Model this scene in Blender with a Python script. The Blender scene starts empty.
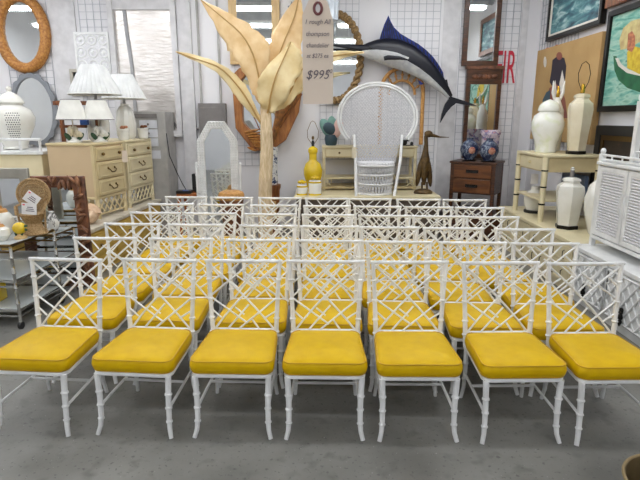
import bpy, bmesh, math, random
from mathutils import Vector, Matrix, noise as mnoise
random.seed(7)
PI = math.pi
R = math.radians
SC = bpy.context.scene
COL = SC.collection

# ------------------------------------------------------------------ camera
FPX, CXP, CYP, PITCH, CAMH = 517.0, 320.0, 240.0, R(13.3), 1.743
cd = bpy.data.cameras.new('camera'); cam = bpy.data.objects.new('camera', cd); COL.objects.link(cam)
cam.location = (0, 0, CAMH); cam.rotation_euler = (PI/2 - PITCH, 0, 0)
cd.sensor_width = 36; cd.lens = FPX/640*36; cd.clip_start = .05; cd.clip_end = 100
SC.camera = cam
_c, _s = math.cos(PITCH), math.sin(PITCH)
def at(x, y, Y):                      # point at depth Y seen at photo position (x, y)
    t = (y-CYP)/FPX; h = Y*(_s+t*_c)/(_c-t*_s); d = Y*_c+h*_s
    return Vector(((x-CXP)/FPX*d, Y, CAMH-h))
def px(Y):                            # metres per photo pixel at depth Y (eye height)
    return Y*_c/FPX

# ------------------------------------------------------------------ materials
def lin(c):
    return tuple(((v/255)/12.92 if v/255 <= .04045 else ((v/255+.055)/1.055)**2.4) for v in c)
def M(name, col, rough=.5, metal=0, col2=None, nscale=8, ramp=(.35, .65), bump=0, bscale=60, stretch=None, spec=.5, coat=0, trans=0):
    m = bpy.data.materials.new(name); m.use_nodes = True
    nt = m.node_tree; b = nt.nodes['Principled BSDF']
    b.inputs['Roughness'].default_value = rough; b.inputs['Metallic'].default_value = metal
    b.inputs['Specular IOR Level'].default_value = spec
    b.inputs['Coat Weight'].default_value = coat
    b.inputs['Transmission Weight'].default_value = trans
    tc = nt.nodes.new('ShaderNodeTexCoord'); vec = tc.outputs['Object']
    if stretch:
        mp = nt.nodes.new('ShaderNodeMapping'); mp.inputs['Scale'].default_value = stretch
        nt.links.new(vec, mp.inputs['Vector']); vec = mp.outputs['Vector']
    if col2 is None: col2 = tuple(v*.93 for v in col)
    n = nt.nodes.new('ShaderNodeTexNoise'); n.inputs['Scale'].default_value = nscale; n.inputs['Detail'].default_value = 5
    nt.links.new(vec, n.inputs['Vector'])
    r = nt.nodes.new('ShaderNodeValToRGB')
    r.color_ramp.elements[0].position = ramp[0]; r.color_ramp.elements[1].position = ramp[1]
    r.color_ramp.elements[0].color = (*lin(col2), 1); r.color_ramp.elements[1].color = (*lin(col), 1)
    nt.links.new(n.outputs['Fac'], r.inputs['Fac']); nt.links.new(r.outputs['Color'], b.inputs['Base Color'])
    if bump:
        n2 = nt.nodes.new('ShaderNodeTexNoise'); n2.inputs['Scale'].default_value = bscale; n2.inputs['Detail'].default_value = 3
        nt.links.new(vec, n2.inputs['Vector'])
        bp = nt.nodes.new('ShaderNodeBump'); bp.inputs['Strength'].default_value = bump; bp.inputs['Distance'].default_value = .01
        nt.links.new(n2.outputs['Fac'], bp.inputs['Height']); nt.links.new(bp.outputs['Normal'], b.inputs['Normal'])
    return m
def emit(name, col, s):
    m = bpy.data.materials.new(name); m.use_nodes = True; b = m.node_tree.nodes['Principled BSDF']
    b.inputs['Emission Color'].default_value = (*lin(col), 1); b.inputs['Emission Strength'].default_value = s
    return m
def floor_mat():
    m = M('polished_concrete', (142, 141, 136), .38, 0, (104, 103, 98), 1.6, (.3, .7), .12, 30)
    nt = m.node_tree; b = nt.nodes['Principled BSDF']; tc = nt.nodes.new('ShaderNodeTexCoord')
    src = b.inputs['Base Color'].links[0].from_socket
    for sc_, lo, hi, colr in ((42, .62, .70, (74, 74, 74)), (9, .56, .74, (92, 91, 88)), (70, .28, .24, (196, 196, 192))):
        n = nt.nodes.new('ShaderNodeTexNoise'); n.inputs['Scale'].default_value = sc_; n.inputs['Detail'].default_value = 2
        nt.links.new(tc.outputs['Object'], n.inputs['Vector'])
        mr = nt.nodes.new('ShaderNodeMapRange'); mr.inputs['From Min'].default_value = lo; mr.inputs['From Max'].default_value = hi
        mr.inputs['To Max'].default_value = .6
        nt.links.new(n.outputs['Fac'], mr.inputs['Value'])
        mx = nt.nodes.new('ShaderNodeMix'); mx.data_type = 'RGBA'; mx.inputs['B'].default_value = (*lin(colr), 1)
        nt.links.new(mr.outputs['Result'], mx.inputs['Factor']); nt.links.new(src, mx.inputs['A']); src = mx.outputs['Result']
    nt.links.new(src, b.inputs['Base Color'])
    return m
def paint_mat(name, stops, scale, stretch=(1, 1, 1), dist=2.0, rough=.5):   # several-colour brushy paint
    m = bpy.data.materials.new(name); m.use_nodes = True; nt = m.node_tree; b = nt.nodes['Principled BSDF']
    b.inputs['Roughness'].default_value = rough
    tc = nt.nodes.new('ShaderNodeTexCoord'); mp = nt.nodes.new('ShaderNodeMapping'); mp.inputs['Scale'].default_value = stretch
    n = nt.nodes.new('ShaderNodeTexNoise'); n.inputs['Scale'].default_value = scale; n.inputs['Detail'].default_value = 6; n.inputs['Distortion'].default_value = dist
    r = nt.nodes.new('ShaderNodeValToRGB'); e = r.color_ramp.elements
    e[0].position, e[0].color = stops[0][0], (*lin(stops[0][1]), 1); e[1].position, e[1].color = stops[-1][0], (*lin(stops[-1][1]), 1)
    for p, c in stops[1:-1]:
        q = e.new(p); q.color = (*lin(c), 1)
    L = nt.links.new
    L(tc.outputs['Object'], mp.inputs['Vector']); L(mp.outputs['Vector'], n.inputs['Vector']); L(n.outputs['Fac'], r.inputs['Fac']); L(r.outputs['Color'], b.inputs['Base Color'])
    return m

WHITE = M('white_gloss_paint', (236, 237, 236), .32, bump=.02)
YEL = M('yellow_vinyl', (214, 176, 0), .42, 0, (206, 166, 0), 14, bump=.06, bscale=220, spec=.2)
YELP = M('yellow_piping', (204, 160, 0), .5)
WALL = M('white_wall_paint', (230, 229, 231), .75, 0, (222, 221, 224), .9, bump=.05, bscale=40)
WALL2 = M('white_panel_paint', (214, 213, 215), .6)
CEIL = M('ceiling_paint', (190, 192, 194), .8)
FLOOR = floor_mat()
WIRE = M('white_wire', (214, 214, 214), .45)
WIREG = M('grey_wire', (186, 188, 194), .45, .3)
MIRR = M('mirror_glass', (226, 230, 230), .03, 1, (224, 228, 228))
RATTAN = M('rattan', (196, 140, 70), .5, 0, (150, 92, 36), 30, bump=.3, bscale=160)
RATTAN2 = M('light_rattan', (208, 158, 92), .5, 0, (176, 122, 58), 30, bump=.3, bscale=160)
TAN = M('tan_wicker', (186, 156, 112), .7, 0, (142, 112, 72), 90, bump=.6, bscale=180)
WICK = M('white_wicker', (236, 236, 238), .6, 0, (214, 214, 218), 60, bump=.3, bscale=150)
CREAM = M('cream_paint', (214, 196, 152), .45, 0, (204, 186, 142), 5, bump=.03)
CREAM2 = M('pale_cream_paint', (226, 214, 178), .45, 0, (216, 204, 166), 5, bump=.03)
SIDE = M('beige_laminate', (208, 184, 148), .5, 0, (202, 178, 142), 3)
BRASS = M('aged_brass', (120, 96, 58), .35, 1)
GOLD = M('polished_brass', (226, 180, 70), .25, 1)
DARKM = M('dark_metal', (38, 36, 34), .4, .8)
BLACK = M('black_plastic', (24, 24, 26), .4)
CHROME = M('chrome', (214, 214, 210), .14, 1)
GLASS = M('shelf_glass', (200, 205, 205), .12, 0, (190, 196, 196), 3)
DWOOD = M('dark_wood', (88, 52, 30), .35, 0, (52, 30, 17), 6, bump=.1, stretch=(1, 1, 9))
MWOOD = M('mid_brown_wood', (142, 84, 40), .4, 0, (96, 52, 22), 5, bump=.1, stretch=(6, 6, 1))
CARVE = M('carved_wood', (136, 88, 60), .42, 0, (70, 40, 28), 10, bump=.3)
LWOOD = M('light_wood', (214, 184, 132), .45, 0, (198, 164, 110), 4, stretch=(8, 8, 1))
OWOOD = M('yellow_pine', (206, 172, 84), .5, 0, (182, 146, 58), 3, stretch=(1, 1, 6))
ORW = M('orange_wood', (190, 112, 52), .45, 0, (152, 84, 34), 4, stretch=(1, 6, 6))
TOPW = M('whitewashed_board', (214, 206, 190), .5, 0, (196, 186, 166), 3, stretch=(1, 6, 6))
CER = M('white_ceramic', (238, 237, 230), .2, 0, (228, 226, 216), 6, coat=.4)
CERY = M('cream_ceramic', (228, 218, 192), .25, 0, (218, 206, 176), 6, coat=.3)
CERG = M('blush_green_ceramic', (238, 238, 230), .22, 0, (216, 222, 184), 7, (.3, .5), .2, 25, coat=.4)
SHADE = M('white_lampshade', (240, 239, 232), .8, bump=.05)
PLEAT = M('pleated_shade_fabric', (226, 227, 226), .8)
GREY = M('grey_steel', (128, 124, 122), .5, .1)
GREYL = M('light_grey_steel', (176, 174, 170), .5)
GREYW = M('grey_white_drawer', (214, 216, 222), .5)
YCER = M('yellow_glaze', (230, 200, 40), .22, 0, (216, 180, 24), 6, coat=.4)
PALM = M('pale_palm_leaf', (238, 210, 164), .65, 0, (222, 186, 132), 7, bump=.2, bscale=30)
PALM2 = M('cream_palm_leaf', (240, 222, 176), .65, 0, (228, 204, 150), 7, bump=.2, bscale=30)
TRUNK = M('palm_trunk_fibre', (230, 210, 176), .7, 0, (200, 174, 134), 9, bump=.4, bscale=50, stretch=(6, 6, 1))
RIB = M('leaf_midrib', (196, 158, 96), .6)
BARK = M('bark_brown', (150, 98, 40), .6, 0, (92, 54, 20), 14, bump=.8, bscale=40)
MDARK = M('marlin_black', (16, 18, 30), .35, spec=.4)
MBLUE = M('marlin_blue', (22, 48, 130), .5, 0, (12, 26, 80), 20, spec=.3)
MSILV = M('marlin_silver', (200, 200, 198), .25, .1, (166, 168, 172), 9, coat=.4)
BRONZE = M('bronze_brown', (104, 80, 42), .42, .3, (60, 44, 22), 14, bump=.3, bscale=30)
TEAL = M('teal_glaze', (124, 166, 156), .3, 0, (96, 140, 132), 6)
PINK = M('pink_blush_glaze', (226, 190, 182), .3)
TEALD = M('dark_teal_glaze', (56, 80, 92), .3)
PAPER = M('manila_tag_paper', (226, 210, 192), .8, 0, (220, 204, 186), 6)
PAPERW = M('white_card', (238, 236, 234), .8)
INK = M('ink', (112, 102, 108), .8)
REDEYE = M('red_brown_eyelet', (126, 70, 70), .6)
REDP = M('red_paint', (206, 44, 66), .6)
PINKP = M('pink_mark', (230, 90, 110), .7)
GREENL = M('green_leaf', (52, 84, 56), .5)
TERRA = M('dried_orange_flower', (196, 132, 96), .7)
BLUEP = M('blue_plastic', (70, 110, 190), .4)
BLUEB = M('slate_blue_board', (92, 110, 140), .6)
FOIL = M('silver_foil_insulation', (222, 218, 214), .28, .75, (206, 200, 194), 5, bump=.6, bscale=9, stretch=(1, 1, 5))
STRAP = M('grey_strap', (166, 166, 168), .6)
ROPE = M('rope_frame', (168, 138, 92), .6, 0, (104, 78, 44), 40, bump=.4)
SCAL = M('grey_scallop_frame', (136, 140, 146), .45, .2)
SILVF = M('silver_frame', (180, 176, 164), .35, .6)
CANVAS = M('ochre_canvas', (190, 156, 104), .75, 0, (178, 144, 92), 3, bump=.1, bscale=200)
FIG = M('dark_figure_paint', (50, 44, 56), .7)
FIGR = M('red_brown_paint', (142, 84, 70), .7)
FIGB = M('blue_grey_paint', (70, 92, 104), .7)
FIGW = M('white_paint_stroke', (226, 220, 210), .7)
FIGY = M('yellow_dress_paint', (220, 196, 60), .7, 0, (196, 160, 40), 20)
FIGG = M('green_boat_paint', (40, 112, 72), .6, 0, (28, 84, 56), 8)
FIGO = M('skin_orange_paint', (206, 132, 92), .7, 0, (150, 90, 70), 25)
PARAS = M('parasol_paint', (214, 200, 140), .7, 0, (186, 160, 110), 12)
SEA = paint_mat('sea_painting', [(.3, (24, 50, 66)), (.45, (50, 96, 110)), (.55, (86, 136, 140)), (.66, (176, 200, 200)), (.75, (40, 84, 98))], 5, (.7, .7, 2.2), .6)
SEA2 = paint_mat('turquoise_water_painting', [(.3, (50, 120, 104)), (.45, (110, 176, 160)), (.58, (170, 206, 190)), (.7, (70, 146, 120))], 6, (.7, .7, 2.4), .5)
DARKP = paint_mat('dark_oil_painting', [(.3, (22, 18, 16)), (.6, (50, 38, 28)), (.72, (120, 84, 50))], 3, (1, 1, 1), 1)
BLUEW = paint_mat('blue_white_porcelain', [(.40, (226, 226, 224)), (.53, (220, 220, 222)), (.57, (52, 70, 112)), (.7, (34, 48, 84))], 16, (1, 1, 1), 1.5, .2)
BLUEV = paint_mat('imari_blue_porcelain', [(.38, (34, 42, 72)), (.54, (66, 78, 104)), (.58, (150, 160, 172)), (.63, (46, 58, 88)), (.72, (26, 32, 58))], 14, (1, 1, 1), 1.2, .2)
IMARIR = M('imari_red_medallion', (150, 62, 50), .3, 0, (190, 150, 126), 40)
PINKPOT = paint_mat('pink_blue_porcelain', [(.4, (226, 220, 222)), (.52, (214, 196, 204)), (.58, (120, 120, 166)), (.66, (206, 150, 150))], 9, (1, 1, 1), 1.2, .2)
ZEBRA = paint_mat('black_white_swirl', [(.44, (232, 232, 228)), (.47, (228, 228, 226)), (.5, (40, 40, 40)), (.6, (230, 230, 226))], 7, (1, 1, 1), 2, .2)
BEIGEBAG = M('beige_shell', (226, 196, 164), .5, 0, (204, 168, 134), 7)
BASK = M('brown_bin', (120, 104, 74), .45, .2, (90, 76, 50), 6)
CORD = M('black_cord', (40, 40, 42), .6)
LBLUE = M('label_blue_grey', (120, 130, 150), .6)
DIFF = emit('tube_diffuser', (250, 252, 255), 7.5)

# ------------------------------------------------------------------ mesh builder
class MB:
    def __init__(s): s.v = []; s.f = []; s.m = []; s.cm = 0
    def mat(s, i): s.cm = i; return s
    def add(s, vs, fs):
        o = len(s.v); s.v += [tuple(v) for v in vs]; s.f += [tuple(i+o for i in f) for f in fs]; s.m += [s.cm]*len(fs); return s
    def box(s, c, d, T=None):
        x, y, z = d[0]/2, d[1]/2, d[2]/2
        vs = [Vector((sx*x, sy*y, sz*z)) for sz in (-1, 1) for sy in (-1, 1) for sx in (-1, 1)]
        if T: vs = [T @ v for v in vs]
        vs = [v+Vector(c) for v in vs]
        return s.add(vs, [(0, 2, 3, 1), (4, 5, 7, 6), (0, 1, 5, 4), (2, 6, 7, 3), (0, 4, 6, 2), (1, 3, 7, 5)])
    def bx(s, x0, x1, y0, y1, z0, z1):
        return s.box(((x0+x1)/2, (y0+y1)/2, (z0+z1)/2), (x1-x0, y1-y0, z1-z0))
    def tube(s, pts, r, n=8, closed=False, flat=1.0):
        pts = [Vector(p) for p in pts]; k = len(pts)
        rs = r if isinstance(r, (list, tuple)) else [r]*k
        vs = []; fs = []; prev = None
        for i, p in enumerate(pts):
            if closed: t = pts[(i+1) % k]-pts[i-1]
            else: t = pts[min(i+1, k-1)]-pts[max(i-1, 0)]
            if t.length < 1e-9: t = Vector((0, 0, 1))
            t.normalize()
            if prev is None:
                ref = Vector((0, 1, 0)) if abs(t.y) < .9 else Vector((1, 0, 0))
                u = (ref - t*ref.dot(t)).normalized()
            else:
                u = prev - t*prev.dot(t)
                u = u.normalized() if u.length > 1e-6 else prev
            prev = u; w = t.cross(u)
            for j in range(n):
                a = 2*PI*(j+.5)/n
                vs.append(p + u*math.cos(a)*rs[i]*flat + w*math.sin(a)*rs[i])
        for i in range(k if closed else k-1):
            a, b = i*n, ((i+1) % k)*n
            for j in range(n): fs.append((a+j, a+(j+1) % n, b+(j+1) % n, b+j))
        if not closed: fs += [tuple(range(n))[::-1], tuple(range((k-1)*n, k*n))]
        return s.add(vs, fs)
    def lathe(s, prof, n=24, c=(0, 0, 0), sx=1, sy=1, a0=0, lobes=0, amp=0, T=None):
        vs = []; fs = []; k = len(prof)
        for r, z in prof:
            for j in range(n):
                a = 2*PI*j/n+a0; q = r*(1+amp*math.cos(lobes*a)) if lobes else r
                v = Vector((q*math.cos(a)*sx, q*math.sin(a)*sy, z))
                if T: v = T @ v
                vs.append(v+Vector(c))
        for i in range(k-1):
            for j in range(n): fs.append((i*n+j, i*n+(j+1) % n, (i+1)*n+(j+1) % n, (i+1)*n+j))
        if prof[0][0] > 1e-6: fs.append(tuple(range(n))[::-1])
        if prof[-1][0] > 1e-6: fs.append(tuple(range((k-1)*n, k*n)))
        return s.add(vs, fs)
    def ell(s, c, d, n=12, T=None):
        pr = [(math.sin(PI*i/(n//2+1)), -math.cos(PI*i/(n//2+1))) for i in range(n//2+2)]
        vs = []; fs = []; k = len(pr)
        for r, z in pr:
            for j in range(n):
                a = 2*PI*j/n; v = Vector((max(r, 1e-4)*math.cos(a)*d[0], max(r, 1e-4)*math.sin(a)*d[1], z*d[2]))
                if T: v = T @ v
                vs.append(v+Vector(c))
        for i in range(k-1):
            for j in range(n): fs.append((i*n+j, i*n+(j+1) % n, (i+1)*n+(j+1) % n, (i+1)*n+j))
        return s.add(vs, fs)
    def prism(s, poly, fn0, fn1):                  # extrude a 2-D outline: fn0/fn1 map (a, b) to 3-D
        n = len(poly)
        vs = [fn0(*p) for p in poly]+[fn1(*p) for p in poly]
        fs = [tuple(range(n))[::-1], tuple(range(n, 2*n))]+[(i, (i+1) % n, n+(i+1) % n, n+i) for i in range(n)]
        return s.add(vs, fs)
    def prism_xz(s, poly, y0, y1): return s.prism(poly, lambda a, b: Vector((a, y0, b)), lambda a, b: Vector((a, y1, b)))
    def prism_xy(s, poly, z0, z1): return s.prism(poly, lambda a, b: Vector((a, b, z0)), lambda a, b: Vector((a, b, z1)))
    def ring(s, outer, inner, fn0, fn1):           # frame between two outlines of equal count
        n = len(outer); vs = []
        for fn in (fn0, fn1):
            for o in (outer, inner): vs += [fn(*p) for p in o]
        fs = []
        for i in range(n):
            j = (i+1) % n
            fs += [(i, n+i, n+j, j), (2*n+i, 2*n+j, 3*n+j, 3*n+i), (i, j, 2*n+j, 2*n+i), (n+i, 3*n+i, 3*n+j, n+j)]
        return s.add(vs, fs)
    def ring_xz(s, outer, inner, y0, y1): return s.ring(outer, inner, lambda a, b: Vector((a, y0, b)), lambda a, b: Vector((a, y1, b)))
    def build(s, name, mats, parent=None, bevel=0, sharp=35, seg=2):
        me = bpy.data.meshes.new(name); me.from_pydata(s.v, [], s.f)
        bm = bmesh.new(); bm.from_mesh(me); bmesh.ops.recalc_face_normals(bm, faces=bm.faces); bm.to_mesh(me); bm.free()
        for m in (mats if isinstance(mats, (list, tuple)) else [mats]): me.materials.append(m)
        me.polygons.foreach_set('material_index', s.m)
        me.polygons.foreach_set('use_smooth', [True]*len(me.polygons))
        me.set_sharp_from_angle(angle=R(sharp)); me.update()
        o = bpy.data.objects.new(name, me); COL.objects.link(o)
        if parent: o.parent = parent
        if bevel:
            b = o.modifiers.new('bevel', 'BEVEL'); b.width = bevel; b.segments = seg; b.limit_method = 'ANGLE'; b.angle_limit = R(40)
        return o
def tag(o, label, cat=None, group=None, kind=None):
    if label: o['label'] = label
    if cat: o['category'] = cat
    if group: o['group'] = group
    if kind: o['kind'] = kind
    return o
def thing(name, label, cat, loc=(0, 0, 0), rz=0, group=None):
    o = bpy.data.objects.new(name, None); COL.objects.link(o); o.empty_display_size = .1
    o.location = loc; o.rotation_euler = (0, 0, rz)
    return tag(o, label, cat, group)
def struct(o):
    o['kind'] = 'structure'; return o
def copy_tree(o, parent=None):
    c = o.copy(); COL.objects.link(c)
    if parent: c.parent = parent
    for ch in [x for x in SC.objects if x.parent == o]: copy_tree(ch, c)
    return c
def ellipse(cx, cz, rx, rz, n=40):
    return [(cx+rx*math.cos(2*PI*i/n), cz+rz*math.sin(2*PI*i/n)) for i in range(n)]
def text_mesh(name, txt, size, mat, parent, M4, extrude=.001, shear=0, spacing=1, align='CENTER', sx=1):
    cu = bpy.data.curves.new(name, 'FONT'); cu.body = txt; cu.size = size; cu.extrude = extrude; cu.shear = shear
    cu.space_character = spacing; cu.align_x = align; cu.align_y = 'CENTER'
    t = bpy.data.objects.new(name+'_src', cu); COL.objects.link(t)
    dg = bpy.context.evaluated_depsgraph_get(); me = bpy.data.meshes.new_from_object(t.evaluated_get(dg))
    bpy.data.objects.remove(t); bpy.data.curves.remove(cu)
    me.transform(M4 @ Matrix.Diagonal((sx, 1, 1, 1))); me.materials.clear(); me.materials.append(mat)
    o = bpy.data.objects.new(name, me); COL.objects.link(o); me.name = name
    if parent: o.parent = parent
    return o
def pip(p, poly):
    x, y = p; ins = False; n = len(poly)
    for i in range(n):
        x1, y1 = poly[i]; x2, y2 = poly[i-1]
        if (y1 > y) != (y2 > y) and x < (x2-x1)*(y-y1)/(y2-y1)+x1: ins = not ins
    return ins
def weave(mb, poly, spacing, angles, r, fn, n=4, jitter=0):   # strips crossing inside an outline
    xs = [p[0] for p in poly]; ys = [p[1] for p in poly]
    cx, cy = (min(xs)+max(xs))/2, (min(ys)+max(ys))/2; rad = math.hypot(max(xs)-cx, max(ys)-cy)
    for ai, a in enumerate(angles):
        d = (math.cos(a), math.sin(a)); nn = (-d[1], d[0]); k = int(rad/spacing)+1
        for i in range(-k, k+1):
            run = []; step = rad/60
            off = i*spacing+random.uniform(-jitter, jitter)
            for q in range(-60, 61):
                p = (cx+nn[0]*off+d[0]*q*step, cy+nn[1]*off+d[1]*q*step)
                if pip(p, poly): run.append(p)
                if (not pip(p, poly) or q == 60) and run:
                    if len(run) > 1:
                        mb.tube([fn(*run[0], ai), fn(*run[len(run)//2], ai), fn(*run[-1], ai)], r, n)
                    run = []
def bamboo_path(pts, r, nodes, grow=1.25, w=.008):            # subdivided path with raised nodes at fractions
    pts = [Vector(p) for p in pts]; seg = [(pts[i+1]-pts[i]).length for i in range(len(pts)-1)]; L = sum(seg)
    rr = r if isinstance(r, (list, tuple)) else [r]*len(pts)
    def ev(t):
        d = t*L
        for i, sl in enumerate(seg):
            if d <= sl+1e-9: f = d/sl; return pts[i].lerp(pts[i+1], f), rr[i]*(1-f)+rr[i+1]*f
            d -= sl
        return pts[-1], rr[-1]
    ts = {0.0: 1, 1.0: 1}; acc = 0
    for sl in seg[:-1]: acc += sl; ts[round(acc/L, 5)] = 1
    for nd in nodes:
        for o, g in ((-w/L, 1), (-w/L*.4, grow), (w/L*.4, grow), (w/L, 1)):
            t = round(nd+o, 5)
            if 0 < t < 1: ts[t] = g
    P, Q = [], []
    for t in sorted(ts):
        p, q = ev(t); P.append(p); Q.append(q*ts[t])
    return P, Q

# ------------------------------------------------------------------ room shell
YB, XR, XL, YF, HC = 8.3, 3.3, -6.4, -4.0, 4.15
struct(MB().bx(XL-.1, XR+.1, YF-.1, YB+.1, -.1, 0).build('floor', FLOOR))
struct(MB().bx(XL-.1, XR+.1, YF-.1, YB+.1, HC, HC+.1).build('ceiling', CEIL))
struct(MB().bx(XL-.1, XR+.1, YB, YB+.1, 0, HC).build('wall_back', WALL))
struct(MB().bx(XR, XR+.1, YF, YB, 0, HC).build('wall_right', WALL))
struct(MB().bx(XL-.1, XL, YF, YB, 0, HC).build('wall_left', WALL))
struct(MB().bx(XL-.1, XR+.1, YF-.1, YF, 0, HC).build('wall_front', WALL))
ceil = bpy.data.objects['ceiling']
# open beams under the ceiling (seen in the mirrors)
for i in range(6):
    y = -3+i*2.2
    struct(MB().bx(XL, XR, y-.06, y+.06, HC-.3, HC).build('trim_%d' % (i+1), CEIL))
# fluorescent fixtures: housing + tube diffuser
for y in (-2.0, .6, 3.0, 5.2, 6.9):
    for x in (-4.6, -1.5, 1.6):
        z = HC-.55
        h = MB().bx(x-1.25, x+1.25, y-.1, y+.1, z, z+.06).bx(x-.9, x-.88, y-.01, y+.01, z+.06, HC).bx(x+.88, x+.9, y-.01, y+.01, z+.06, HC).build('light_housing', WHITE, ceil)
        MB().bx(x-1.22, x+1.22, y-.085, y+.085, z-.045, z-.001).build('light_diffuser', DIFF, h)
# back wall: window bay closed off with quilted foil, panels, pier
def wbox(x0, x1, y0, y1, dpt, off=0, Y=YB):      # box on the back wall between photo corners
    a = at(x0, y0, Y); b = at(x1, y1, Y)
    return (a.x, b.x, Y-off-dpt, Y-off, min(a.z, b.z), max(a.z, b.z))
a = at(126, 110, YB)
win = MB()
win.bx(-3.08, -2.2, YB-.03, YB-.005, 1.55, HC-.3)
wo = struct(win.build('window_1', FOIL))
fr = MB(); fr.bx(-3.15, -3.07, YB-.10, YB, 1.5, HC-.3); fr.bx(-2.22, -2.14, YB-.10, YB, 1.5, HC-.3); fr.bx(-3.15, -2.14, YB-.12, YB, 1.46, 1.55)
fr.build('window_frame', WALL2, wo)
MB().tube([(-2.93, YB-.045, 3.8), (-2.9, YB-.045, 3.0), (-2.86, YB-.045, 2.5), (-2.86, YB-.045, 1.6)], .035, 4, flat=.25).build('strap', STRAP, wo)
MB().bx(-3.07, -2.22, YB-.08, YB-.03, 3.30, 3.50).build('window_header', WALL2, wo)
tr = MB(); tr.bx(-2.13, -1.93, YB-.07, YB, 0, HC-.3)
struct(tr.build('trim_7', WALL2))
tr = MB()
for x in (-2.02, -1.94): tr.bx(x-.012, x+.012, YB-.03, YB, 0, HC-.3)
struct(MB().bx(-4.05, -3.66, YB-.03, YB, 0, HC-.3).build('trim_8', WALL2))
struct(MB().bx(1.85, 2.10, YB-.012, YB, 0, HC-.3).build('trim_9', WALL2))
struct(MB().bx(3.02, 3.12, YB-.012, YB, 0, HC-.3).build('trim_10', WALL2))

# ------------------------------------------------------------------ chairs
def make_chair():
    t = thing('dining_chair', 'x', 'chair', group='white bamboo-style chairs with yellow seats')
    # legs
    for sx in (-1, 1):
        p, q = bamboo_path([(sx*.204, -.222, .362), (sx*.198, -.228, .21), (sx*.198, -.236, .10), (sx*.202, -.246, .045), (sx*.214, -.264, 0)],
                           [.0175, .016, .0145, .0135, .0125], (.30, .52, .74), 1.32)
        MB().tube(p, q, 10).build('leg', WHITE, t)
    for sx in (-1, 1):
        p, q = bamboo_path([(sx*.190, .194, .362), (sx*.186, .198, .2), (sx*.188, .206, .08), (sx*.195, .222, 0)],
                           [.0155, .014, .0125, .0115], (.3, .6), 1.22)
        MB().tube(p, q, 10).build('leg', WHITE, t)
    # seat frame
    def outline(ins, n=6):
        pts = []
        for (x, y, r, a0) in ((.225-ins, -.240+ins, .048, -90), (.205-ins, .202-ins, .06, 0), (-.205+ins, .202-ins, .06, 90), (-.225+ins, -.240+ins, .048, 180)):
            cx = x-math.copysign(r, x); cy = y-math.copysign(r, y)
            for i in range(n+1):
                a = R(a0+90*i/n); pts.append((cx+r*math.cos(a), cy+r*math.sin(a)))
        return pts
    MB().prism_xy(outline(0), .354, .376).build('seat_frame', WHITE, t, bevel=.004)
    # cushion
    cm = MB(); rings = [(.03, .377), (.004, .379), (-.006, .392), (-.010, .415), (-.007, .440), (.0, .451), (.013, .459), (.03, .4645)]
    vs = []; n = 0
    for ins, z in rings:
        o = outline(ins); n = len(o); vs += [Vector((x, y, z)) for x, y in o]
    o = outline(.03)
    for k_, z in ((.82, .470), (.6, .475), (.3, .478), (.04, .479)): vs += [Vector((x*k_, (y+.02)*k_-.02, z)) for x, y in o]; rings.append((0, z))
    fs = [tuple(range(n))[::-1], tuple(range((len(rings)-1)*n, len(rings)*n))]
    for i in range(len(rings)-1):
        for j in range(n): fs.append((i*n+j, i*n+(j+1) % n, (i+1)*n+(j+1) % n, (i+1)*n+j))
    cm.add(vs, fs); cu = cm.build('seat_cushion', YEL, t, sharp=60)
    pp = MB(); pp.tube([(x, y, .451) for x, y in outline(-.002)], .0042, 6, closed=True); pp.tube([(x, y, .384) for x, y in outline(0.0)], .004, 6, closed=True)
    pp.build('piping', YELP, cu)
    # back: posts, rails, lattice
    def bk(u, v):                                  # u across 0..1, v down 0..1 in the back panel
        z = .872-(.872-.450)*v
        f = (z-.40)/(.885-.40); hw = .198+(.224-.198)*f
        return Vector((-hw+2*hw*u, .205+.048*f, z))
    for sx in (-1, 1):
        p, q = bamboo_path([(sx*.195, .197, .356), (sx*.202, .212, .5), (sx*.213, .236, .72), (sx*.224, .253, .888)], [.0155, .0145, .0135, .0125], (.16, .32, .55, .78), 1.38)
        MB().tube(p, q, 10).build('back_post', WHITE, t)
    p, q = bamboo_path([(-.239, .253, .884), (-.08, .258, .881), (.08, .258, .881), (.239, .253, .884)], .0118, (.12, .37, .63, .88), 1.2)
    MB().tube(p, q, 10).build('top_rail', WHITE, t)
    MB().tube([bk(.03, 1), bk(.97, 1)], .010, 8).build('lower_rail', WHITE, t)
    half = [((1, .5), (.4, 1)), ((0, .5), (.55, .9)), ((.23, 1), (.57, .62)), ((.02, .7), (.15, .82)), ((.36, .66), (.5, .77)), ((.62, .84), (.74, 1)), ((1, .7), (.8, .83))]
    L = MB()
    for sgn in (0, 1):
        for a, b in half:
            if sgn: a, b = (1-a[0], 1-a[1]), (1-b[0], 1-b[1])
            A, B = bk(*a), bk(*b); d = .0035 if sgn else -.002
            off = Vector((0, d, 0))
            P_, Q_ = bamboo_path([A+off, B+off], .0060, (.5,) if (A-B).length > .12 else (), 1.3, .007)
            L.tube(P_, Q_, 6)
    for a, mid, b in (((.99, .01), (.5, .47), (.03, 1)), ((.01, .01), (.5, .49), (.97, 1))):
        pts = [bk(a[0]*(1-f)**2+2*f*(1-f)*(2*mid[0]-.5*(a[0]+b[0]))+b[0]*f*f, a[1]*(1-f)**2+2*f*(1-f)*(2*mid[1]-.5*(a[1]+b[1]))+b[1]*f*f) for f in [i/6 for i in range(7)]]
        L.tube(pts, .0066, 6)
    L.build('back_lattice', WHITE, t)
    # stretchers
    for sx in (-1, 1): MB().tube([(sx*.199, -.232, .165), (sx*.187, .20, .18)], .0085, 8).build('side_stretcher', WHITE, t)
    MB().tube([(-.193, .05, .176), (.193, .05, .176)], .0085, 8).build('cross_stretcher', WHITE, t)
    return t
proto = make_chair()
XS = (-1.59, -1.02, -.455, .055, .555, 1.07, 1.60)
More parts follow.
